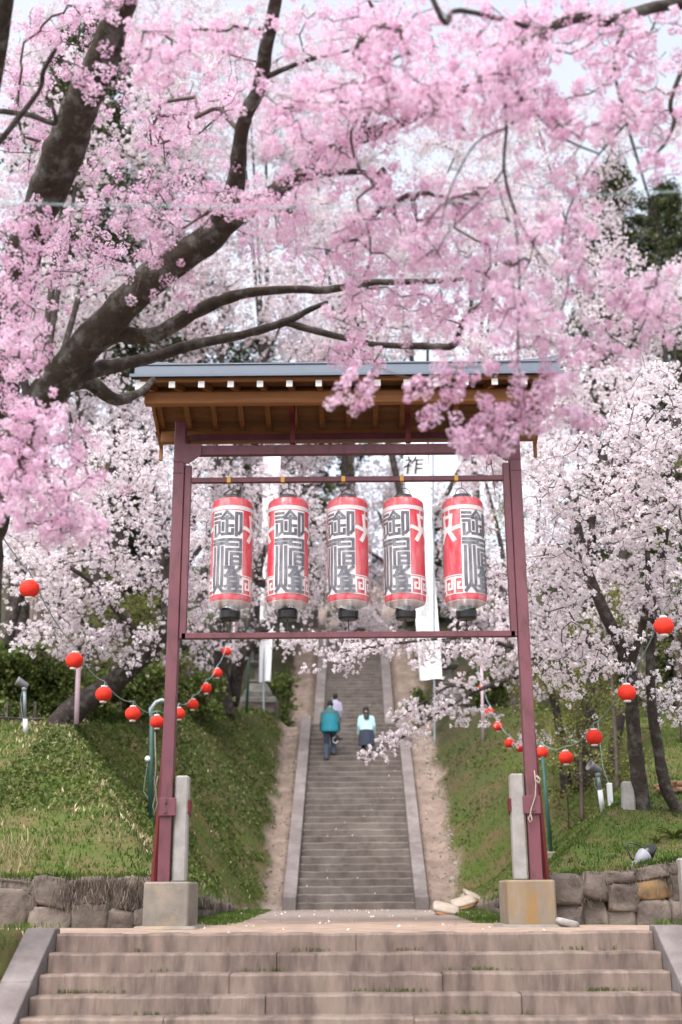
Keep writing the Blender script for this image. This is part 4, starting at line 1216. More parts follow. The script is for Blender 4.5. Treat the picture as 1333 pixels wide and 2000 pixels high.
white_tree('white cherry with a grey trunk bending left, nearest of the dark trunks at right', [t] + list(t2),
           [(1200, 1000, 140, 130, d, 1.6, 95), (1090, 1140, 110, 110, d, 1.4, 76), (1150, 1290, 140, 70, d - .5, 1.2, 50), (1230, 870, 130, 80, d, 1.5, 60), (1080, 980, 90, 120, d + .4, 1.4, 60), (1290, 1190, 80, 110, d, 1.2, 30)], per=21, tip=.006)
t, d = rooted(1322, 1588, 12, (1300, 1535, 0, 12), (1282, 1440, .1, 11), (1272, 1350, .2, 9), (1275, 1230, .3, 9), (1300, 1050, .4, 6), (1310, 900, .5, 4))
white_tree('dark thin trunked white cherry at the right photo edge, roots by the logs', [t],
           [(1295, 980, 90, 150, d, 1.4, 70), (1280, 1150, 90, 80, d, 1.2, 34), (1290, 800, 110, 110, d + .4, 1.4, 60), (1330, 1330, 70, 90, d, 1, 16)], per=21, tip=.006)
t, d = rooted(1150, 1530, 28, (1146, 1470, 0, 25), (1148, 1400, 0, 22), (1140, 1330, 0, 18), (1120, 1240, .3, 12), (1110, 1130, .6, 7), (1120, 1000, .8, 4))
t2 = pl((1142, 1345, d, 12), (1080, 1310, d - .5, 8), (1010, 1322, d - 1, 6), (930, 1350, d - 1.6, 4.5), (860, 1390, d - 2, 3.5), (800, 1432, d - 2.3, 2.5), (735, 1470, d - 2.6, 1.5))
t3 = pl((930, 1350, d - 1.6, 4), (880, 1340, d - 1.8, 3), (830, 1370, d - 2.2, 2.5), (770, 1410, d - 2.4, 1.5))
t4 = pl((1080, 1310, d - .5, 6), (1010, 1268, d - 1, 5), (920, 1246, d - 1.6, 4.5), (830, 1250, d - 2.2, 3.5), (740, 1262, d - 2.8, 2.5), (660, 1275, d - 3.2, 1.5))
W5 = white_tree('white cherry on the thickest trunk at right, its long bough hanging over the stairs', [t, t2, t3, t4],
           [(870, 1275, 90, 34, d - 1.9, .5, 30), (780, 1258, 80, 24, d - 2.5, .4, 26), (700, 1270, 80, 28, d - 3, .4, 20), (640, 1280, 60, 34, d - 3.2, .3, 9), (660, 1300, 50, 26, d - 3.2, .3, 5), (1010, 1240, 120, 60, d - .6, 1.2, 56), (970, 1280, 90, 45, d - 1, 1.2, 34), (900, 1345, 60, 34, d - 1.6, .8, 16), (860, 1390, 60, 26, d - 2, .4, 22), (800, 1435, 70, 22, d - 2.3, .3, 26), (735, 1472, 36, 14, d - 2.6, .2, 14), (950, 1400, 80, 30, d - 1.4, .5, 12), (810, 1385, 50, 24, d - 2.2, .4, 14),
            (1060, 1330, 110, 50, d - .6, .8, 30), (960, 1190, 90, 70, d, 1.2, 40), (1080, 1440, 90, 20, d - .4, .6, 10)], per=22, tip=.004, spread=.07)
t, d = rooted(1107, 1540, 11, (1098, 1460, 0, 10), (1085, 1380, 0, 8), (1062, 1290, 0, 7), (1070, 1170, 0, 6), (1050, 1050, .2, 4), (1060, 930, .3, 3))
white_tree('thin crooked white cherry just right of the gate, left of the thick trunk', [t], [(1050, 1080, 90, 100, d, 1.4, 60), (1080, 910, 110, 70, d, 1.4, 50), (1040, 1220, 70, 60, d, 1, 26), (940, 1100, 60, 100, d + .5, 1.2, 40)], per=21, tip=.006)
t, d = rooted(1192, 1528, 14, (1200, 1460, 0, 12), (1212, 1400, 0, 11), (1235, 1330, .2, 9), (1210, 1230, .3, 7), (1190, 1100, .5, 4))
white_tree('white cherry with a thin trunk leaning right, just right of the thick one', [t], [(1200, 1130, 120, 90, d, 1.3, 56), (1160, 1220, 110, 70, d, 1.2, 40), (1230, 1000, 90, 90, d, 1.2, 40)], per=21, tip=.006)
# the cloud of cherries higher up the slope
far = [((440, 560), [(600, 600, 120, 90, 47, 2, 90), (600, 680, 100, 50, 46, 2, 70), (430, 560, 170, 110, 46, 3, 150), (330, 640, 120, 80, 44, 2, 60)], 'left of the upper stairs, above the gate roof'),
       ((690, 520), [(690, 510, 180, 120, 54, 3, 190), (640, 420, 160, 80, 55, 3, 90)], 'over the top of the stairs, above the roof middle'),
       ((920, 500), [(910, 480, 180, 130, 52, 3, 200), (960, 370, 160, 80, 54, 3, 90)], 'right of the stair top, above the roof'),
       ((1130, 560), [(1110, 560, 170, 120, 48, 3, 170), (1060, 450, 140, 80, 50, 3, 70)], 'above the right end of the roof'),
       ((1290, 600), [(1280, 620, 130, 100, 44, 3, 110), (1320, 530, 60, 30, 45, 2, 14)], 'high on the slope at the right photo edge'),
       ((800, 640), [(780, 640, 190, 70, 44, 2, 120), (1000, 680, 170, 70, 42, 2, 110)], 'just over the roof ridge, lower in the slope'),
       ((1200, 770), [(1190, 760, 150, 90, 36, 2, 84), (1100, 820, 110, 90, 36, 2, 50)], 'right of the roof end, dense and low'),
       ((1000, 930), [(970, 960, 90, 110, 38, 1.2, 60), (880, 1050, 60, 150, 39, 1.2, 60), (930, 1190, 50, 60, 38, .8, 24), (1010, 880, 100, 60, 36, 2, 60)], 'behind the right banner and lanterns'),
       ((740, 1000), [(740, 1000, 90, 90, 54, 2, 80), (660, 1100, 60, 110, 54, 2, 40), (740, 1130, 90, 80, 54, 2, 70), (700, 1215, 90, 30, 52, 1.5, 40), (780, 930, 90, 50, 54, 2, 40)], 'behind the middle lanterns at the head of the stairs'),
       ((700, 320), [(640, 300, 190, 90, 62, 3, 120), (880, 290, 160, 80, 62, 3, 80), (760, 200, 200, 80, 64, 3, 80)], 'highest, showing against the sky over the gate'),
       ((400, 330), [(380, 340, 190, 140, 50, 3, 140), (330, 200, 160, 120, 52, 3, 90), (480, 440, 120, 70, 50, 2, 60)], 'behind the dark limbs at upper left'),
       ((250, 450), [(230, 470, 170, 130, 48, 3, 150), (120, 300, 130, 140, 50, 3, 90), (330, 560, 120, 60, 47, 2, 60), (150, 90, 180, 110, 50, 3, 110), (330, 60, 150, 90, 50, 3, 90)], 'far behind the pink canopy at upper left'),
       ((120, 420), [(110, 330, 160, 150, 33, 1.6, 70), (290, 240, 130, 130, 33.5, 1.6, 56), (60, 160, 120, 100, 33, 1.6, 34), (200, 560, 130, 80, 33, 1.4, 30)], 'tall and thin behind the leftmost dark limbs'),
       ((520, 300), [(540, 240, 150, 140, 60, 3, 190), (470, 100, 130, 120, 61, 3, 120), (650, 120, 140, 110, 62, 3, 110), (600, 420, 120, 80, 58, 3, 70)], 'high behind the upright dark limb'),
       ((1180, 330), [(1120, 340, 110, 90, 56, 2, 70), (1040, 240, 110, 80, 57, 3, 60), (1260, 230, 130, 80, 55, 2, 70), (1170, 420, 60, 40, 55, 2, 16)], 'far up by the round green cedar'),
       ((420, 830), [(430, 850, 130, 60, 50, 2, 80), (560, 900, 110, 60, 50, 2, 80), (470, 1000, 110, 90, 49, 2, 50)], 'just under the left half of the roof'),
       ((150, 760), [(130, 700, 130, 120, 34, 2, 70), (230, 820, 120, 70, 34, 2, 70), (90, 560, 130, 110, 38, 2, 50)], 'behind the pink blossom at left, before the cedars'),
       ((60, 1050), [(50, 1060, 110, 90, 28, 2, 60), (130, 960, 120, 60, 29, 2, 50)], 'low at the left photo edge behind the first red ball lantern')]
for (cx, cy), bl, lab in far:
    d = bl[0][4]; c = atd(cx, cy, d); g = Vector((c.x + random.uniform(-1, 1), c.y, 0)); g.z = gz(g.x, g.y) - .2
    if abs(g.x) < 2.3 and g.y < 52: g.x = math.copysign(3.4, c.x if abs(c.x) > .1 else 1)
    g.z = gz(g.x, g.y) - .2
    h = c.z - g.z
    mid = g.lerp(c, .45) + Vector((random.uniform(-.5, .5), random.uniform(-.5, .5), 0))
    tr = ([g, g + Vector((0, 0, .5)), mid, c], [.24, .20, .15, .06])
    trunks = [tr]
    for q in bl[:2]:
        e = atd(q[0] + random.uniform(-.4, .4) * q[2], q[1] - .3 * q[3], q[4])
        trunks.append(([mid, mid.lerp(e, .5) + Vector((0, 0, .4)), e], [.11, .07, .03]))
    white_tree('pale pink white cherry ' + lab, trunks, bl, per=28, spread=.17, size=.055, pet=.066, npet=8, bias=-.10 if cy < 700 else -.02, tip=.008, group='cherry trees up the slope')

# ------------------------------------------------------------------ cedars and shrubs
def cedar(label, px, base, top_py, d, r0, crown_lo, crown_r, n, seed, dens=1.0):
    """tall conifer: straight trunk, whorls of drooping boughs, sprays of needles"""
    rr = random.Random(seed)
    b = atd(px, base, d); b.z = gz(b.x, b.y) - .2
    t = atd(px, top_py, d); H = t.z - b.z
    T = Tree('cedar_tree', label, 'tree', tuple(b), 'tall dark cedars')
    k = 7
    T.limb([Vector((b.x + rr.uniform(-.06, .06) * i, b.y, b.z + H * i / k)) for i in range(k + 1)], [r0 * (1.15 if i == 0 else 1 - .92 * i / k) for i in range(k + 1)], M['cedarbark'], 'trunk', 12, amp=.06)
    mb = MB(); C = []
    for i in range(n):
        f = rr.random() ** .85
        z = b.z + H * (crown_lo + (1 - crown_lo) * f)
        L_ = crown_r * (1 - f) ** .7 * rr.uniform(.55, 1.1) + .4
        a = rr.uniform(0, 2 * math.pi)
        pts = []
        for q in range(5):
            u = q / 4
            pts.append((b.x + math.cos(a) * L_ * u, b.y + math.sin(a) * L_ * u, z + L_ * (.10 * u - .34 * u * u)))
        mb.tube(pts, [.05 * (1 - .8 * q / 4) for q in range(5)], 3, caps=False)
        m = int((5 + 10 * L_ / crown_r) * dens)
        for q in range(m):
            u = rr.uniform(.25, 1.05); s = min(3, int(u * 4)); f2 = u * 4 - s
            p = [pts[s][j] * (1 - f2) + pts[s + 1][j] * f2 for j in range(3)]
            C.append((p[0] + rr.gauss(0, .22), p[1] + rr.gauss(0, .22), p[2] - abs(rr.gauss(0, .22))))
    o = T.attach(mb.build('boughs', M['cedarbark'])); o['kind'] = 'stuff'
    petals('needles', np.array(C), .26, 14, .13, M['needle'], tree=T, tri=True, flat=1.0)
    return T
cedar('tall dark cedar with a grey brown trunk behind the pink blossom at left', 132, 1250, -330, 42, .34, .36, 4.2, 190, 1)
cedar('dark cedar whose pale trunk stands nearest the left photo edge', 62, 1260, -260, 39, .36, .42, 4.0, 150, 2)
cedar('dark cedar between the left limb and the roof, over the banner', 285, 1200, -120, 50, .36, .30, 4.8, 200, 3)
cedar('dark cedar right behind the gate roof at the left of the stairs', 500, 1150, 560, 58, .36, .20, 4.2, 150, 4)
cedar('broad green cedar high at right beyond the cherries', 1235, 900, 190, 66, .4, .25, 6.6, 330, 5, 1.6)
cedar('darker cedar at the right photo edge beyond the cherries', 1350, 900, 240, 67, .4, .35, 4.6, 200, 6, 1.4)
for px_, tp_, d_, lab_ in ((1225, 830, 45, 'dark evergreen behind the bent grey cherry trunk at right'), (1330, 860, 40, 'dark evergreen low behind the right photo edge'), (225, 800, 45, 'dark evergreen left of the gate behind the leaning cherry'), (905, 960, 58, 'dark evergreen behind the rightmost big paper lantern')):
    cedar(lab_, px_, 1300, tp_, d_, .25, .08, 3.4, 120, int(px_), 1.2)
cedar('cedar with a thick dark trunk behind the middle lantern', 688, 1180, 430, 64, .62, .50, 4.0, 110, 7)
cedar('low dark cedar behind the white cherries left of the middle lantern', 610, 1180, 640, 62, .3, .18, 3.4, 110, 8)

def shrub(label, px, py, rx, ry, d, mat_, n, size=.085, name='shrub', cat='shrub', group=None):
    c = atd(px, py, d); s = d / FPX
    b = Vector((c.x, c.y, gz(c.x, c.y) - .05))
    T = Tree(name, label, cat, tuple(b), group)
    T.limb([b, b.lerp(c, .5) + Vector((.05, 0, 0)), c], [.05, .035, .02], M['twig'], 'stem', 6)
    T.grow([(c.x + random.gauss(0, .45) * rx * s, c.y + random.gauss(0, .45) * rx * s * .8, gz(c.x, c.y) + .1 + max(.1, c.z + .5 * ry * s - gz(c.x, c.y)) * random.random() ** .7) for _ in range(n)], step=.3, jit=.03, tip=.004, cap=.02)
    T.twigs(M['twig'])
    P = T.along(40, .11, .8)
    m = len(P); k = 2
    petals('leaves', P, .10, 5, size, mat_, tree=T, flat=1.0)
    return T
for i, (px, py, rx, ry, d, n, lab) in enumerate(((20, 1300, 80, 60, 27, 90, 'dark olive hedge bush at the left photo edge'), (95, 1330, 70, 55, 27.5, 80, 'dark olive hedge bush behind the left lamp'), (190, 1345, 60, 45, 29, 50, 'low green bush behind the leaning trunk'),
        (270, 1335, 70, 40, 30, 60, 'low green bush between the leaning trunk and the gate'), (390, 1350, 60, 40, 33, 46, 'low bush behind the far left red lanterns'), (552, 1335, 34, 44, 43, 50, 'fresh green bush right of the left stone lantern'),
        (820, 1375, 26, 40, 43, 34, 'green bush below the right banner'), (965, 1345, 70, 40, 38, 50, 'dull bush behind the far right red lanterns'))):
    shrub(lab, px, py, rx, ry, d, M['leaf'], n, .10, group='bushes on the banks')
for (px, py, rx, ry, d, n, lab) in ((250, 1190, 90, 40, 31, 60, 'olive leafed sapling under the left white cherry'), (1010, 1010, 60, 80, 34, 44, 'olive leafed sapling right of the right gate post'), (1285, 900, 70, 80, 27, 60, 'yellow green sapling high at the right photo edge'),
        (1120, 1330, 130, 40, 26, 56, 'olive sapling among the dark trunks at right'), (1180, 1180, 110, 60, 25, 50, 'olive young foliage between the right cherries'), (340, 1180, 60, 90, 33, 40, 'olive sapling behind the left gate post'), (640, 960, 70, 50, 57, 40, 'olive sapling behind the second and middle lanterns'),
        (190, 880, 70, 60, 40, 40, 'yellow green sapling left of the gate roof')):
    shrub(lab, px, py, rx, ry, d, M['olive'], n, .055, 'sapling', 'sapling', 'young olive saplings')
# strap leaved plants on the right bank
def strap_plant(px, py, n, L_, label):
    g = ground_at(px, py)
    root = tag(empty('strap_leaf_plant', g), label, 'plant', 'strap leaved plants on the right bank')
    mb = MB()
    for i in range(n):
        a = random.uniform(0, 6.28); l = L_ * random.uniform(.6, 1.1); w = .022
        dv = Vector((math.cos(a), math.sin(a), 0)); sd = Vector((-dv.y, dv.x, 0)) * w
        vs, fs = [], []
        for k in range(5):
            u = k / 4; p = dv * (l * .75 * u) + Vector((0, 0, l * (.9 * u - .55 * u * u)))
            ww = sd * (1 - .85 * u) if u > .3 else sd
            vs += [p - ww, p + Vector((0, 0, -.008)), p + ww]
        for k in range(4):
            for j in (0, 1):
                fs.append((k * 3 + j, k * 3 + j + 1, k * 3 + j + 4, k * 3 + j + 3))
        mb.add(vs, fs)
    me = mb.mesh('leaves'); a = me.attributes.new('tint', 'FLOAT', 'FACE'); a.data.foreach_set('value', rng.uniform(.3, 1, len(me.polygons)).astype(np.float32))
    o = link('leaves', me, M['leaf'], root)
strap_plant(1318, 1640, 30, .42, 'tuft of broad green strap leaves at the right photo edge')
strap_plant(1282, 1648, 14, .28, 'smaller tuft of strap leaves left of the edge tuft')
strap_plant(1235, 1440 + 140, 10, .2, 'tiny tuft of strap leaves by the stone marker')

# ------------------------------------------------------------------ banners and poles
def banner(px_top, py_top, px_bot, py_bot, w_top, w_bot, d, pole_px, label, kanji=None, twist=.0):
    s = d / FPX; Yb = atd(pole_px, py_bot, d).y
    a, b = at(px_top, py_top, Yb), at(px_bot, py_bot, Yb)
    g = atd(pole_px, py_bot, d); g.z = gz(g.x, g.y) - .1
    root = tag(empty('banner', (g.x, g.y, g.z)), label, 'banner')
    def at_root(o):
        o.parent = root; o.matrix_parent_inverse = root.matrix_basis.inverted(); return o
    mb = MB(); top = at(pole_px, py_top - 40, Yb)
    mb.tube([(g.x, g.y + .05, g.z), (top.x, g.y + .05, top.z)], .03, 8)
    at_root(mb.build('pole', M['steelblue']))
    mb = MB(); mb.tube([(top.x, g.y + .05, top.z - .15), (a.x - w_top * s * .5, g.y + .05, a.z + .03)], .015, 6); at_root(mb.build('cross_bar', M['steelblue']))
    nu, nv = 10, 44; vs = []
    for i in range(nv + 1):
        v = i / nv; w = (w_top * (1 - v) + w_bot * v) * s; c = a.lerp(b, v)
        for j in range(nu + 1):
            u = j / nu - .5
            th = twist * v * v
            vs.append((c.x + u * w, g.y + .10 * math.sin(u * 5 + v * 9) * (.3 + v) + u * w * math.tan(th) * .5 - .02, c.z + .03 * math.sin(u * 4 + 1) * v))
    fs = [(i * (nu + 1) + j, i * (nu + 1) + j + 1, (i + 1) * (nu + 1) + j + 1, (i + 1) * (nu + 1) + j) for i in range(nv) for j in range(nu)]
    mb = MB(); mb.add(vs, fs); cl = at_root(mb.build('cloth', M['cloth'], None, True))
    if kanji:
        cu = bpy.data.curves.new('brush_text', 'FONT'); cu.body = kanji; cu.size = 1.0; cu.align_x = 'CENTER'; cu.offset = .012
        to = bpy.data.objects.new('brush_text', cu); col.objects.link(to)
        bpy.context.view_layer.update()
        me = bpy.data.meshes.new_from_object(to.evaluated_get(bpy.context.evaluated_depsgraph_get()))
        bpy.data.objects.remove(to)
        co = np.array([v.co[:] for v in me.vertices]) if len(me.vertices) else np.zeros((0, 3))
        if len(co):
            lo, hi = co.min(0), co.max(0); sz = (40 * s) / (hi[0] - lo[0])
            p = at(808, 912, Yb)
            for v in me.vertices:
                x = (v.co.x - (lo[0] + hi[0]) / 2) * sz; z = (v.co.y - (lo[1] + hi[1]) / 2) * sz
                v.co = (p.x + x + z * .12, g.y - .19, p.z + z)
            at_root(link('lettering', me, M['ink']))
    return root
banner(532, 878, 518, 1332, 36, 22, 37.5, 516, 'long white blank banner behind the left lanterns, beside the stone lantern', None, .9)
banner(810, 862, 842, 1328, 50, 44, 36.5, 846, 'long white banner with black brush lettering behind the right lanterns', '祚', .5)

def pole(px, py_b, py_t, r, mt, label, name='pole', hook=None, px_t=None, stone=False, d=None):
    g = ground_at(px, py_b) if d is None else atd(px, py_b, d)
    dd = -(CAMROT.transposed() @ (g - EYEV)).z
    t = at(px_t if px_t is not None else px, py_t, g.y)
    g.z -= .1
    root = tag(empty(name, g), label, 'pole')
    mb = MB(); pts = [Vector((0, 0, 0)), (t - g) * .5, t - g]
    mb.tube(pts, r, 10); mb.build('shaft', mt, root, True)
    if hook:
        mb = MB(); s = dd / FPX; e = t - g
        mb.tube([e + Vector((0, 0, -.2)), e + Vector((-.02, 0, 0)), e + Vector((hook * .3 * s, 0, 14 * s)), e + Vector((hook * .7 * s, 0, 18 * s)), e + Vector((hook * s, 0, 15 * s))], r * .95, 10)
        mb.build('hooked_end', M['steelblue'], root, True)
        mb = MB(); mb.ball((e.x * .6 - .06, -.02, e.z * .57), .06, 12, 8); mb.build('insulator', M['whiteplastic'], root, True)
        mb = MB(); mb.tube([(e.x * .6 - .06, -.02, e.z * .55), (e.x * .3 - .14, 0, e.z * .3), (e.x * .1 - .02, 0, .5)], .006, 5); mb.build('wire', M['cable'], root)
    if stone:
        me = rock_mesh('footing', (.34, .2, .14), 77); o = link('footing', me, M['concrete'], root, True); o.location = (0, -.05, .1)
    return root
pole(294, 1606, 1385, .045, M['polegreen'], 'green pole with a pale hooked top left of the left gate post', hook=28, px_t=297)
pole(456, 1379, 1160, .05, M['polepink'], 'pale pink pole on the left bank behind the first lantern', px_t=458)
pole(482, 1394, 1225, .045, M['polegreen'], 'dark green pole in front of the left stone lantern', px_t=489)
pole(944, 1449, 1290, .042, M['polepink'], 'pale pink pole on the right bank behind the farthest red lantern', px_t=941)
pole(1078, 1672, 1478, .035, M['polegreen'], 'dark green pole leaning left beside the right gate post, on a small stone', px_t=1060, stone=True)
pole(1112, 1620, 1490, .016, M['bark'], 'thin brown stake under the lowest right red lantern', name='stake', px_t=1106)
pole(150, 1405, 1300, .05, M['polepink'], 'short pale post behind the leaning cherry trunk at left', px_t=154, d=24.5)

# ------------------------------------------------------------------ stone lanterns on the bank
def stone_lantern(px, py, label, d=38.2):
    g = ground_at(px, py) if d is None else atd(px, py, d)
    g.z = min(g.z, gz(g.x, g.y))
    root = tag(empty('stone_lantern', g), label, 'stone lantern', 'stone lanterns flanking the stairs')
    def sq(name, x, z0, z1, bev, x2=None, mt='lanternstone'):
        mb = MB()
        if x2 is None: mb.box(-x, x, -x, x, z0, z1, bev)
        else:
            vs = [(a * x, b * x, z0) for a, b in ((-1, -1), (1, -1), (1, 1), (-1, 1))] + [(a * x2, b * x2, z1) for a, b in ((-1, -1), (1, -1), (1, 1), (-1, 1))]
            mb.add(vs, [(3, 2, 1, 0), (4, 5, 6, 7)] + [(k, (k + 1) % 4, 4 + (k + 1) % 4, 4 + k) for k in range(4)])
        return bevel(mb.build(name, M[mt], root), .02, 1) if x2 is not None else mb.build(name, M[mt], root)
    for k in range(4):
        a = k * math.pi / 2
        me = rock_mesh('base_stone', (.75, .7, .42), 300 + k); o = link('base_stone', me, M['wall'], root, True); o.location = (.33 * math.cos(a + .78), .33 * math.sin(a + .78), .18)
    sq('base', .60, .32, .52, .03); sq('base', .46, .52, .66, .03); sq('base_slope', .46, .66, 1.02, 0, .26)
    sq('plinth', .30, 1.02, 1.10, .02)
    mb = MB(); mb.lathe([(.16, 1.10), (.135, 1.2), (.13, 1.45), (.15, 1.52)], 16); mb.build('shaft', M['lanternstone'], root, True)
    sq('platform', .15, 1.52, 1.64, 0, .30); sq('platform', .31, 1.64, 1.70, .015)
    for sx in (-1, 1):
        for sy in (-1, 1):
            mb = MB(); mb.box(sx * .19 - .05, sx * .19 + .05, sy * .19 - .05, sy * .19 + .05, 1.70, 2.04, .012); mb.build('light_box_post', M['lanternstone'], root)
    sq('light_box_top', .24, 2.04, 2.10, .012)
    # roof with upturned corners
    mb = MB(); n = 8; vs = []
    for i in range(n + 1):
        for j in range(n + 1):
            u, v = i / n * 2 - 1, j / n * 2 - 1
            m = max(abs(u), abs(v)); c = abs(u * v)
            vs.append((u * .52, v * .52, 2.12 + .34 * (1 - m) ** .8 + .14 * c ** 2.5))
    b2 = len(vs)
    for i in range(n + 1):
        for j in range(n + 1):
            u, v = i / n * 2 - 1, j / n * 2 - 1
            vs.append((u * .50, v * .50, 2.09 + .11 * abs(u * v) ** 2.5))
    fs = []
    for i in range(n):
        for j in range(n):
            q = (i * (n + 1) + j, (i + 1) * (n + 1) + j, (i + 1) * (n + 1) + j + 1, i * (n + 1) + j + 1)
            fs.append(q); fs.append(tuple(b2 + k for k in q[::-1]))
    for k in range(n):
        for (a, b) in (((k) * (n + 1), (k + 1) * (n + 1)), (k * (n + 1) + n, (k + 1) * (n + 1) + n), (k, k + 1), (n * (n + 1) + k, n * (n + 1) + k + 1)):
            fs.append((a, b, b + b2, a + b2))
    mb.add(vs, fs); mb.build('roof', M['wall'], root)
    mb = MB(); mb.lathe([(.10, 2.42), (.13, 2.48), (.07, 2.52), (.12, 2.60), (.09, 2.70), (.01, 2.80)], 14); mb.build('finial', M['lanternstone'], root, True)
    return root
stone_lantern(505, 1398, 'weathered stone lantern on a stepped base left of the stairs')
stone_lantern(880, 1402, 'weathered stone lantern on a stepped base right of the stairs')

# ------------------------------------------------------------------ small things
def spotlight(px, py_b, py_t, label, lean_px, white_from, box=False):
    g = ground_at(px, py_b); d = -(CAMROT.transposed() @ (g - EYEV)).z
    t = atd(px + lean_px, py_t, d); g.z -= .05
    root = tag(empty('spotlight', g), label, 'spotlight', 'grey garden spotlights')
    e = t - g; s = d / FPX
    mb = MB(); mb.tube([(0, 0, 0), e * white_from], .045, 10); mb.build('lower_pole', M['whiteplastic'], root, True)
    mb = MB(); mb.tube([e * white_from * .98, e * .98], .032, 10); mb.build('upper_pole', M['steelblue'], root, True)
    mb = MB(); mb.tube([e * white_from + Vector((-.05, 0, 0)), e * .75 + Vector((-.08, 0, 0)), e * .95 + Vector((-.04, 0, 0))], .008, 5); mb.build('wire', M['cable'], root)
    mb = MB(); mb.ball(e, .055, 12, 8); mb.build('joint', M['steelblue'], root, True)
    c = e + Vector((-.06, -.02, .10))
    mb = MB(); Mx = Matrix.Translation(c) @ Matrix.Rotation(R(-62), 4, 'Y') @ Matrix.Rotation(R(18), 4, 'X')
    t_ = MB().lathe([(.05, -.14), (.07, -.10), (.075, 0), (.09, .06), (.095, .11), (.085, .11), (.07, .06), (.02, .04)], 20, caps=False)
    mb.add([Mx @ Vector(v) for v in t_.v], t_.f); mb.build('head', M['greyhead'], root, True)
    if box:
        mb = MB(); mb.box(.10, .19, -.03, .04, .12, .52, .01); mb.build('switch_box', M['whiteplastic'], root)
        mb = MB(); mb.tube([(.145, 0, .12), (.13, 0, .04), (.18, 0, 0)], .012, 6); mb.tube([(.14, 0, .5), (.05, 0, .8), (.02, 0, 1.6)], .008, 5); mb.build('conduit', M['cable'], root)
    return root
spotlight(51, 1432, 1345, 'grey spotlight on a pole with white foot, before the hedge at left', -3, .35)
spotlight(1178, 1584, 1512, 'grey spotlight on a white pole with a switch box before the thick trunk', -10, .6, True)
# fallen spotlight lying on the right wall: pale body, dark hood, cable loop
g = atz(1222, 1704, .74); g = at(1222, 1704, 16.1)
h = at(1280, 1653, 16.25)
root = tag(empty('wall_spotlight', g), 'pale grey spotlight with dark hood, leaning on its white spike on the right wall', 'spotlight')
ax = (h - g); L_ = ax.length; ax.normalize()
Q = ax.to_track_quat('Z', 'Y').to_matrix().to_4x4()
def spun(prof_, name, mt):
    t_ = MB().lathe([(r_ * L_, z * L_) for r_, z in prof_], 22)
    mb = MB(); mb.add([Q @ Vector(v) for v in t_.v], t_.f); o = mb.build(name, M[mt], root, True); return o
spun([(.012, -.06), (.03, .0), (.045, .20), (.05, .28)], 'spike', 'whiteplastic')
spun([(.03, .25), (.075, .27), (.075, .36), (.05, .38)], 'joint', 'steelblue')
spun([(.05, .37), (.10, .42), (.155, .52), (.175, .62), (.17, .68), (.155, .70)], 'body', 'greylight')
spun([(.15, .685), (.168, .70), (.15, .79), (.105, .90), (.065, 1.0), (.02, 1.02)], 'hood', 'capblack')
mb = MB(); a = ax * L_ * .34; b = ax * L_ * .72; u = Vector((-.6, 0, .8)).normalized()
mb.tube([a, a + u * .08, a.lerp(b, .15) + u * .2, a.lerp(b, .5) + u * .25, a.lerp(b, .9) + u * .16, b + u * .03], .011, 6); mb.build('cable', M['capblack'], root, True)
mb = MB(); c = ax * L_ * .55; mb.tube([c + Vector((.02, 0, -.07)), c + Vector((.04, .02, -.15)), c + Vector((.02, .03, -.22))], .03, 8); mb.build('foot', M['capblack'], root, True)

# ropes on the gate posts
def rope(pts, label, r=.0085, mt='rope'):
    mb = MB(); mb.tube(pts, r, 6)
    return tag(mb.build('rope', M[mt], None, True), label, 'rope')
P = lambda px, py, Y=15.36: at(px, py, Y)
rope([P(1044, 1505, 15.40), P(1047, 1530), P(1046, 1555), P(1038, 1580), P(1036, 1592), P(1032, 1598), P(1035, 1606), P(1040, 1602), P(1037, 1590)], 'thin pale rope with a loop end hanging on the right gate post')
rope([P(303, 1430, 15.40), P(305, 1500), P(302, 1530), P(306, 1545), P(299, 1575), P(302, 1590), P(308, 1570), P(304, 1540), P(309, 1515)], 'grey rope bundle tied between brace and left gate post', .010, 'rope_grey')
rope([P(1048, 1515), P(1055, 1522), P(1053, 1530), P(1048, 1524)], 'small knot of rope on the outer side of the right gate post', .016)

# broken slabs by the stairs
for i, (px, py, w, h, rot, lab) in enumerate(((872, 1782, .48, .10, .2, 'flat grey broken slab, lowest and leftmost of the three by the stair foot'), (905, 1774, .52, .24, -.25, 'tilted grey slab with orange broken edge, middle of the three'), (925, 1768, .42, .26, .35, 'tilted grey slab, rightmost of the three by the stair foot'))):
    g = ground_at(px, py + 4)
    root = tag(empty('broken_slab', g), lab, 'stone slab', 'broken slabs lying by the stair foot')
    me = rock_mesh('top', (w, .42, .085), 400 + i, 2, .4, .1); o = link('top', me, M['brokenstone'], root, True); o.location = (0, 0, h * .5 + .05); o.rotation_euler = (.35, rot, .2 * i)
    me = rock_mesh('broken_edge', (w * .96, .38, .075), 410 + i, 2, .45, .12); o = link('broken_edge', me, M['brokenedge'], root, True); o.location = (.01, -.01, h * .5 - .005); o.rotation_euler = (.35, rot, .2 * i)
me = rock_mesh('fallen_block', (.26, .15, .09), 420, 2, .5); o = link('fallen_block', me, M['stub'], None, True); o.location = at(1110, 1800, 15.1); o.location.z = .05; o.rotation_euler = (0, .25, -.3)
tag(o, 'small pale stone block lying at the foot of the right wall', 'stone')
g = ground_at(1228, 1580); mb = MB(); mb.box(-.10, .10, -.09, .09, -.05, .42, .03)
o = mb.build('marker_stone', M['stub']); o.location = g; o.rotation_euler.y = .05; tag(o, 'small grey upright marker stone beside the nearest dark trunk', 'marker stone')
g = at(1346, 1800, 15.7); mb = MB(); mb.box(-.07, .2, -.12, .12, -.1, .80, .025); o = mb.build('end_pillar', M['stub']); o.location = (g.x, 15.7, 0); tag(o, 'pale stone pillar at the right end of the wall', 'pillar')
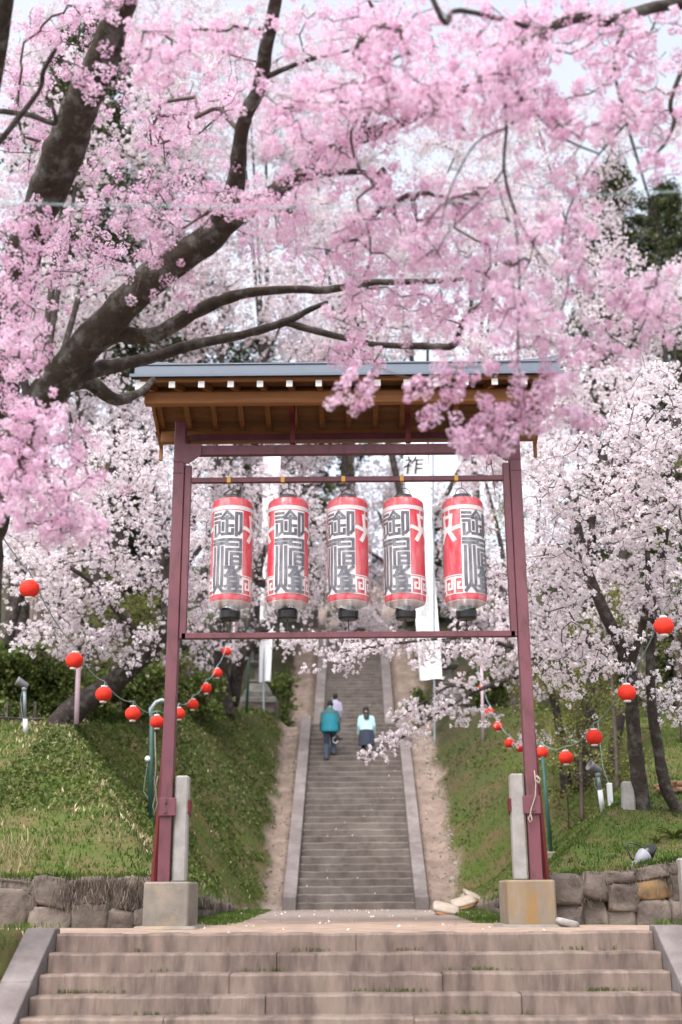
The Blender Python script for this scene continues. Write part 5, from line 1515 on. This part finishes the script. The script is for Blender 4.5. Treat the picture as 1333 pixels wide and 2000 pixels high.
# cut logs behind the right trunks
g0 = ground_at(1318, 1552)
for i in range(7):
    L_ = random.uniform(.25, .4); r_ = random.uniform(.035, .055)
    root = tag(empty('cut_log', g0 + Vector(((i % 4) * .10 - .12, (i // 4) * .06, .06 + (i // 4) * .11))), ('cut orange log at the ' + ('left end of the bottom row', 'second place in the bottom row', 'third place in the bottom row', 'right end of the bottom row', 'left of the top row', 'middle of the top row', 'right of the top row')[i] + ' of the heap'), 'log', 'heap of cut logs')
    root.rotation_euler = (0, random.uniform(-.2, .2), random.uniform(-.5, .5))
    mb = MB(); mb.tube([(-L_ / 2, 0, 0), (0, .01, .01), (L_ / 2, 0, 0)], r_, 10, caps=False); mb.build('bark', M['logcut'], root, True)
    mb = MB(); mb.tube([(-L_ / 2 + .004, 0, 0), (L_ / 2 - .004, 0, 0)], r_ * .96, 10); mb.build('wood', M['logcut'], root)
# wire across the picture
a, m_, b = atd(-40, 398, 8.0), atd(620, 408, 8.0), atd(1380, 372, 8.2)
mb = MB(); pts = [a.lerp(m_, t / 8) for t in range(8)] + [m_.lerp(b, t / 10) for t in range(11)]
mb.tube(pts, .0025, 5); off = [Vector((p.x, p.y, p.z + .012 + .004 * math.sin(i * 2.1))) for i, p in enumerate(pts)]; mb.tube(off, .002, 5)
tag(mb.build('overhead_wire', M['wire_light']), 'pale twisted wire crossing the blossom in the upper photo', 'wire')
# low rail fence far left
mb_ = tag(empty('rail_fence', ground_at(20, 1412)), 'low dark rail fence behind the grass at the left edge', 'fence')
for i, px in enumerate((-20, 12, 40, 68)):
    g = atd(px, 1412, 25.5); mb = MB(); mb.box(-.03, .03, -.03, .03, -.4, .45, .006); o = mb.build('fence_post', M['bark']); o.location = g; rel(o, mb_)
mb = MB(); mb.tube([atd(-40, 1400, 25.5), atd(85, 1405, 25.5)], .025, 6); rel(mb.build('rail', M['bark']), mb_)
# petals blown onto the ground and the stairs
n = 190
X = np.concatenate([rng.uniform(-2.2, 2.2, n), rng.uniform(-3.1, 3.1, 16)]); Y = np.concatenate([rng.uniform(13.9, 50, n), rng.uniform(13.7, 20, 16)])
Z = ground_z(X, Y)
def stair_top(x, y, z):
    if abs(x) < 1.33 and ST0 <= y < ST0 + 31 * TREAD: return .03 + .1735 * (int((y - ST0) / TREAD) + 1)
    if abs(x) < 1.7 and 37.8 <= y < 42.62: return 5.4
    if abs(x) < 1.1 and 42.62 <= y < 42.62 + 31 * .275: return 5.4 + .17 * (int((y - 42.62) / .275) + 1)
    return z
Z = np.array([stair_top(a, b, c) for a, b, c in zip(X, Y, Z)]) + .012
tag(petals('fallen_petals', np.stack([X, Y, Z], 1), .010, 2, .032, M['petalfall'], tri=True, flat=.5), kind='stuff')
# tufts in the joints of the steps
TX = rng.uniform(-3, 3, 170); k = rng.integers(1, 6, 170)
k2 = np.repeat(k, 9); P_ = np.stack([np.repeat(TX, 9) + rng.normal(0, .06, 1530), EDGE - .325 * k2 + .325 - .015 - .325 * 0, -.18 * k2 + .0], 1)
sel_ = np.repeat(fbm(TX, k * 1.7, 1.7) > .15, 9); P_ = P_[sel_]
P_[:, 1] = EDGE - .325 * (k2[sel_] - 1) - .02
tag(strands(len(P_), lambda m: P_, .045, .010, M['grass'], 'joint_weeds', None, lean=(0, -.3, 0), tint_fn=lambda p, m: rng.uniform(.3, .75, m), down=False), kind='stuff')

# ------------------------------------------------------------------ people on the stairs, seen from behind
def solid(pieces, name, mat_, parent, vox=.012, it=4):
    """one continuous surface grown round tapered limbs"""
    mb = MB()
    for kind, *a in pieces:
        if kind == 'c':                      # capsule chain
            pts, rs = a
            mb.tube(pts, rs, 14)
            for p_, r_ in zip(pts, rs): mb.ball(tuple(p_), r_, 14, 10)
        elif kind == 'f':                    # frustum chain with flat ends
            pts, rs = a; mb.tube(pts, rs, 18)
        elif kind == 'e':
            c, r_, sq = a; mb.ball(c, r_, 18, 12, sq)
        elif kind == 'l':                    # oval rings (centre, rx, ry)
            rings = a[0]; n = 20; vs = []
            for c, rx, ry in rings:
                for k in range(n):
                    t = 2 * math.pi * k / n; vs.append((c[0] + rx * math.cos(t), c[1] + ry * math.sin(t), c[2]))
            fs = [(i * n + k, i * n + (k + 1) % n, (i + 1) * n + (k + 1) % n, (i + 1) * n + k) for i in range(len(rings) - 1) for k in range(n)]
            fs += [tuple(range(n))[::-1], tuple(range((len(rings) - 1) * n, len(rings) * n))]
            mb.add(vs, fs)
    o = mb.build(name, mat_)
    rm = o.modifiers.new('remesh', 'REMESH'); rm.mode = 'VOXEL'; rm.voxel_size = vox
    sm = o.modifiers.new('smooth', 'SMOOTH'); sm.iterations = it; sm.factor = .5
    bpy.context.view_layer.update()
    me = bpy.data.meshes.new_from_object(o.evaluated_get(bpy.context.evaluated_depsgraph_get()))
    o.modifiers.clear(); o.data = me
    if len(me.materials) == 0: me.materials.append(mat_)
    me.polygons.foreach_set('use_smooth', np.ones(len(me.polygons), dtype=bool))
    o.parent = parent
    return o
SK = mat('skin', (.50, .30, .21), (.44, .26, .18), 12, .6)
HAIR = mat('black_hair', (.012, .010, .010), (.022, .018, .017), 30, .55, .3, 60, stretch=(1, 1, .3))
V3 = Vector
def person(loc, label, H, lean, lfoot, rfoot, cloth, rz=0.0, head_tilt=.0):
    """faces +Y; lean tips the trunk forward; feet give the heights of the two soles"""
    root = tag(empty('person', loc, rz), label, 'person')
    k = H / 1.70
    hipz = .90 * k + min(lfoot[2], rfoot[2]) * .5 + .02
    hip = V3((0, .02, hipz))
    def up(a, f):                       # point on the spine, a metres above the hip
        return hip + V3((0, math.sin(lean) * a * k + f, math.cos(lean) * a * k))
    sh = up(.50, 0); neck = up(.585, .01); head = up(.70, .03 + head_tilt)
    legs = []
    for sx, ft in ((-1, lfoot), (1, rfoot)):
        hp = hip + V3((sx * .09 * k, 0, -.03)); ank = V3((sx * .10 * k + ft[0], ft[1], ft[2] + .08))
        L_ = (hp - ank).length; bend = math.sqrt(max(0, (.43 * k) ** 2 - (L_ / 2) ** 2)) if L_ < .86 * k else 0
        knee = (hp + ank) / 2 + V3((0, bend, 0))
        legs.append((hp, knee, ank, sx))
    arms = []
    for sx in (-1, 1):
        s0 = sh + V3((sx * .165 * k, 0, -.045)); e = s0 + V3((sx * .055 * k, -.04 + math.sin(lean) * -.05, -.28 * k)); w = e + V3((sx * .012, .09, -.235 * k))
        arms.append((s0, e, w, sx))
    body = [('l', [(hip + V3((0, 0, -.09 * k)), .13 * k, .10 * k), (hip, .155 * k, .105 * k), (up(.2, 0), .125 * k, .09 * k), (up(.4, 0), .16 * k, .10 * k), (up(.52, 0), .13 * k, .07 * k), (up(.56, 0), .06 * k, .055 * k)]),
            ('c', [up(.50, 0), neck, up(.62, .015)], [.06 * k, .05 * k, .052 * k]),
            ('e', tuple(head), .098 * k, (.82, 1.0, 1.18)), ('e', tuple(head + V3((0, .085, -.045)) * k if False else head + V3((0, .05 * k, -.06 * k))), .06 * k, (.9, 1, .9)),
            ('c', [head + V3((0, .085 * k, .01 * k)), head + V3((0, .112 * k, -.028 * k))], [.010, .015]),
            ('e', tuple(head + V3((-.082 * k, -.0, -.01))), .03 * k, (.4, .8, 1.1)), ('e', tuple(head + V3((.082 * k, -.0, -.01))), .03 * k, (.4, .8, 1.1))]
    for hp, kn, an, sx in legs:
        body += [('c', [hp, hp.lerp(kn, .5), kn, kn.lerp(an, .35), an], [.082 * k, .072 * k, .054 * k, .055 * k, .036 * k])]
    for s0, e, w, sx in arms:
        body += [('c', [s0, e, w], [.052 * k, .041 * k, .028 * k])]
        dirw = (w - e).normalized(); pal = w + dirw * .055
        body += [('c', [w, pal], [.026 * k, .030 * k])]
        for q in range(4):
            o_ = V3((0, .033 - .022 * q, 0)); ln = (.062, .072, .068, .052)[q]
            body.append(('c', [pal + o_ * .9, pal + o_ + dirw * ln * .6, pal + o_ * .9 + dirw * ln + V3((-sx * .018, 0, 0))], [.0105, .0098, .0085]))
        body.append(('c', [w + dirw * .015 + V3((0, .022, 0)), w + dirw * .045 + V3((-sx * .01, .05, 0)), w + dirw * .08 + V3((-sx * .018, .055, 0))], [.013, .011, .009]))
    b = solid(body, 'body', SK, root, .011, 1)
    for sx in (-1, 1):
        mb = MB(); mb.ball(tuple(head + V3((sx * .032 * k, .088 * k, .012 * k))), .011, 10, 8); mb.build('eye', M['capblack'], b, True)
    return root, dict(hip=hip, up=up, sh=sh, neck=neck, head=head, legs=legs, arms=arms, k=k, body=b)
def stair_pt(px, step):
    y = ST0 + TREAD * step + .13; z = .03 + .1735 * (step + 1) + .012
    g = at(px, 1480, y); return V3((g.x, y, z))
def dress_trousers(root, j, mt, fl=1.0):
    k = j['k']; pc = [('l', [(j['hip'] + V3((0, 0, -.10 * k)), .165 * k, .125 * k), (j['hip'] + V3((0, 0, .02)), .175 * k, .13 * k), (j['up'](.12, 0), .165 * k, .125 * k)])]
    for hp, kn, an, sx in j['legs']:
        pc.append(('f', [hp + V3((0, 0, .02)), hp.lerp(kn, .5), kn, kn.lerp(an, .5), an + V3((0, -.01, -.035))], [.103 * k, .094 * k, .078 * k * fl, .074 * k * fl, .070 * k * fl]))
    return solid(pc, 'trousers', mt, root, .012, 4)
def dress_shoes(root, j, mt):
    for hp, kn, an, sx in j['legs']:
        mb = MB(); pc = [('e', (an.x, an.y + .05, an.z - .045), .06, (.78, 2.1, .62)), ('c', [an + V3((0, -.02, 0)), an + V3((0, -.02, -.04))], [.048, .046])]
        solid(pc, 'shoe', mt, root, .010, 3)
def dress_top(root, j, mt, name, w=1.0, hem=.0, cuff=.6, yoke=None, arm=1.0):
    k = j['k']; up = j['up']
    pc = [('l', [(up(hem, 0), .205 * k * w, .15 * k * w), (up(hem + .06, 0), .215 * k * w, .155 * k * w), (up(.25, 0), .205 * k * w, .15 * k * w), (up(.42, 0), .188 * k * w, .135 * k * w), (up(.51, 0), .135 * k, .10 * k), (up(.575, .01), .078 * k, .075 * k)])]
    sl = [('f', [s0 + V3((-sx * .03, 0, .02)), s0 + V3((sx * .01, 0, -.03)), e, w_ + (w_ - e) * (.02)], [.070 * k * arm, .085 * k * arm, .072 * k * arm, .058 * k * arm]) for s0, e, w_, sx in j['arms']]
    o = solid(pc + ([] if yoke else sl), name, mt, root, .012, 5)
    if yoke:
        for q in sl: solid([q], 'sleeve', yoke, root, .012, 4)
        solid([('l', [(up(.40, 0), .206 * k * w, .142 * k * w), (up(.46, 0), .19 * k * w, .125 * k * w), (up(.525, 0), .152 * k, .108 * k), (up(.56, .005), .10 * k, .088 * k)])], 'yoke', yoke, root, .012, 3)
        solid([('l', [(up(.53, .0), .092 * k, .088 * k), (up(.575, .01), .085 * k, .082 * k), (up(.625, .02), .075 * k, .076 * k)])], 'collar', mt, root, .010, 2)
    return o
def hair(root, j, long=False):
    k = j['k']; h = j['head']
    pc = [('e', tuple(h + V3((0, -.018 * k, .02 * k))), .110 * k, (.86, .98, 1.08)), ('e', tuple(h + V3((0, -.05 * k, -.03 * k))), .080 * k, (.95, .75, 1.1))]
    if long:
        pc.append(('e', tuple(h + V3((0, -.075 * k, -.03 * k))), .088 * k, (1.0, .6, 1.3)))
        pc.append(('l', [(j['up'](.36, -.16), .075 * k, .035 * k), (j['up'](.46, -.15), .092 * k, .05 * k), (j['up'](.56, -.11), .10 * k, .07 * k), (h + V3((0, -.05 * k, -.05 * k)), .10 * k, .08 * k), (h + V3((0, -.03 * k, .04 * k)), .097 * k, .088 * k)]))
    return solid(pc, 'hair', HAIR, root, .011, 3)
TEAL = mat('teal_jacket', (.012, .205, .27), (.010, .17, .225), 9, .6, .35, 14)
GREYGREEN = mat('grey_green_jacket', (.055, .125, .115), (.045, .10, .095), 9, .65, .35, 14)
JEANS = mat('blue_jeans', (.065, .085, .125), (.045, .06, .09), 12, .85, .3, 40)
MINT = mat('mint_sweater', (.42, .63, .62), (.36, .56, .55), 9, .9, .3, 30)
NAVY = mat('navy_skirt', (.045, .055, .085), (.032, .04, .062), 10, .85, .2, 30)
DARK = mat('dark_leggings', (.012, .013, .020))
LILAC = mat('lilac_shirt', (.36, .34, .46), (.30, .29, .40), 9, .85, .3, 24)
SHOE = mat('brown_shoe', (.07, .05, .042), rough=.6)
p0 = stair_pt(645, 22)
root, j = person(p0, 'man from behind in a bright teal jacket and jeans, carrying a camera up the stairs', 1.74, .16, (-.01, -.02, 0), (.0, .22, .1735), None, 0.0, .05)
dress_trousers(root, j, JEANS); dress_shoes(root, j, SHOE); dress_top(root, j, TEAL, 'jacket', 1.16, -.12, yoke=GREYGREEN, arm=1.12); hair(root, j)
w_ = root.location + j['arms'][1][2] + V3((-.03, .0, -.12))
cr = tag(empty('camera', w_), 'black and white camera hanging from the teal jacketed man\'s right hand', 'camera')
mb = MB(); mb.box(-.07, .07, -.04, .04, -.16, -.05, .012); mb.box(-.03, .03, -.035, .035, -.05, -.02, .008); mb.build('body', M['capblack'], cr)
mb = MB(); t_ = MB().lathe([(.042, 0), (.045, .05), (.04, .09)], 16); mb.add([(v[0] + .11 * 0 + v[2] + .06, v[1], v[0] * 1 - .11) for v in t_.v], t_.f); mb.build('lens', M['capblack'], cr, True)
mb = MB(); mb.tube([(-.06, -.05, -.06), (-.12, -.05, -.10), (-.12, -.05, -.20), (-.05, -.055, -.25), (.02, -.05, -.18)], .016, 8); mb.tube([(-.05, -.03, -.05), (-.01, 0, .06), (.04, .0, .02)], .010, 6); mb.build('strap', M['whiteplastic'], cr, True)
p1 = stair_pt(717, 22)
root, j = person(p1, 'woman from behind with long black hair, mint sweater and dark skirt, climbing the stairs', 1.60, .34, (.0, -.02, 0), (.0, .20, .1735), None, .03, .07)
k = j['k']
solid([('f', [hp, hp.lerp(kn, .5), kn, an + V3((0, 0, -.02))], [.088, .078, .060, .044]) for hp, kn, an, sx in j['legs']], 'leggings', DARK, root, .012, 3)
dress_shoes(root, j, SHOE)
mb = MB(); n = 40; vs = []
rows = [(.13, 0, .165, .125), (.0, 0, .20, .15), (-.18, 0, .225, .175), (-.36, 0, .235, .19), (-.44, 0, .238, .195)]
for i, (a, _, rx, ry) in enumerate(rows):
    c = j['up'](a, 0) if a > 0 else j['hip'] + V3((0, 0, a))
    for q in range(n):
        t = 2 * math.pi * q / n; pl_ = 1 + (.05 * i / 4) * math.cos(q * 2 * math.pi / 4)
        vs.append((c.x + rx * k * pl_ * math.cos(t), c.y + ry * k * pl_ * math.sin(t), c.z))
mb.add(vs, [(i * n + q, i * n + (q + 1) % n, (i + 1) * n + (q + 1) % n, (i + 1) * n + q) for i in range(len(rows) - 1) for q in range(n)])
o = mb.build('skirt', NAVY, root); sd = o.modifiers.new('solid', 'SOLIDIFY'); sd.thickness = .008
dress_top(root, j, MINT, 'sweater', 1.02, -.02, arm=.98); hair(root, j, True)
g = at(655, 1400, 42.0)
root, j = person(V3((g.x, 42.0, 5.40)), 'dark haired person in a pale lilac shirt, highest of the three on the stairs', 1.62, .05, (-.01, .0, 0), (.0, .05, 0), None, -.1)
dress_trousers(root, j, DARK); dress_shoes(root, j, SHOE); dress_top(root, j, LILAC, 'shirt', 1.0, -.08, arm=.95); hair(root, j)
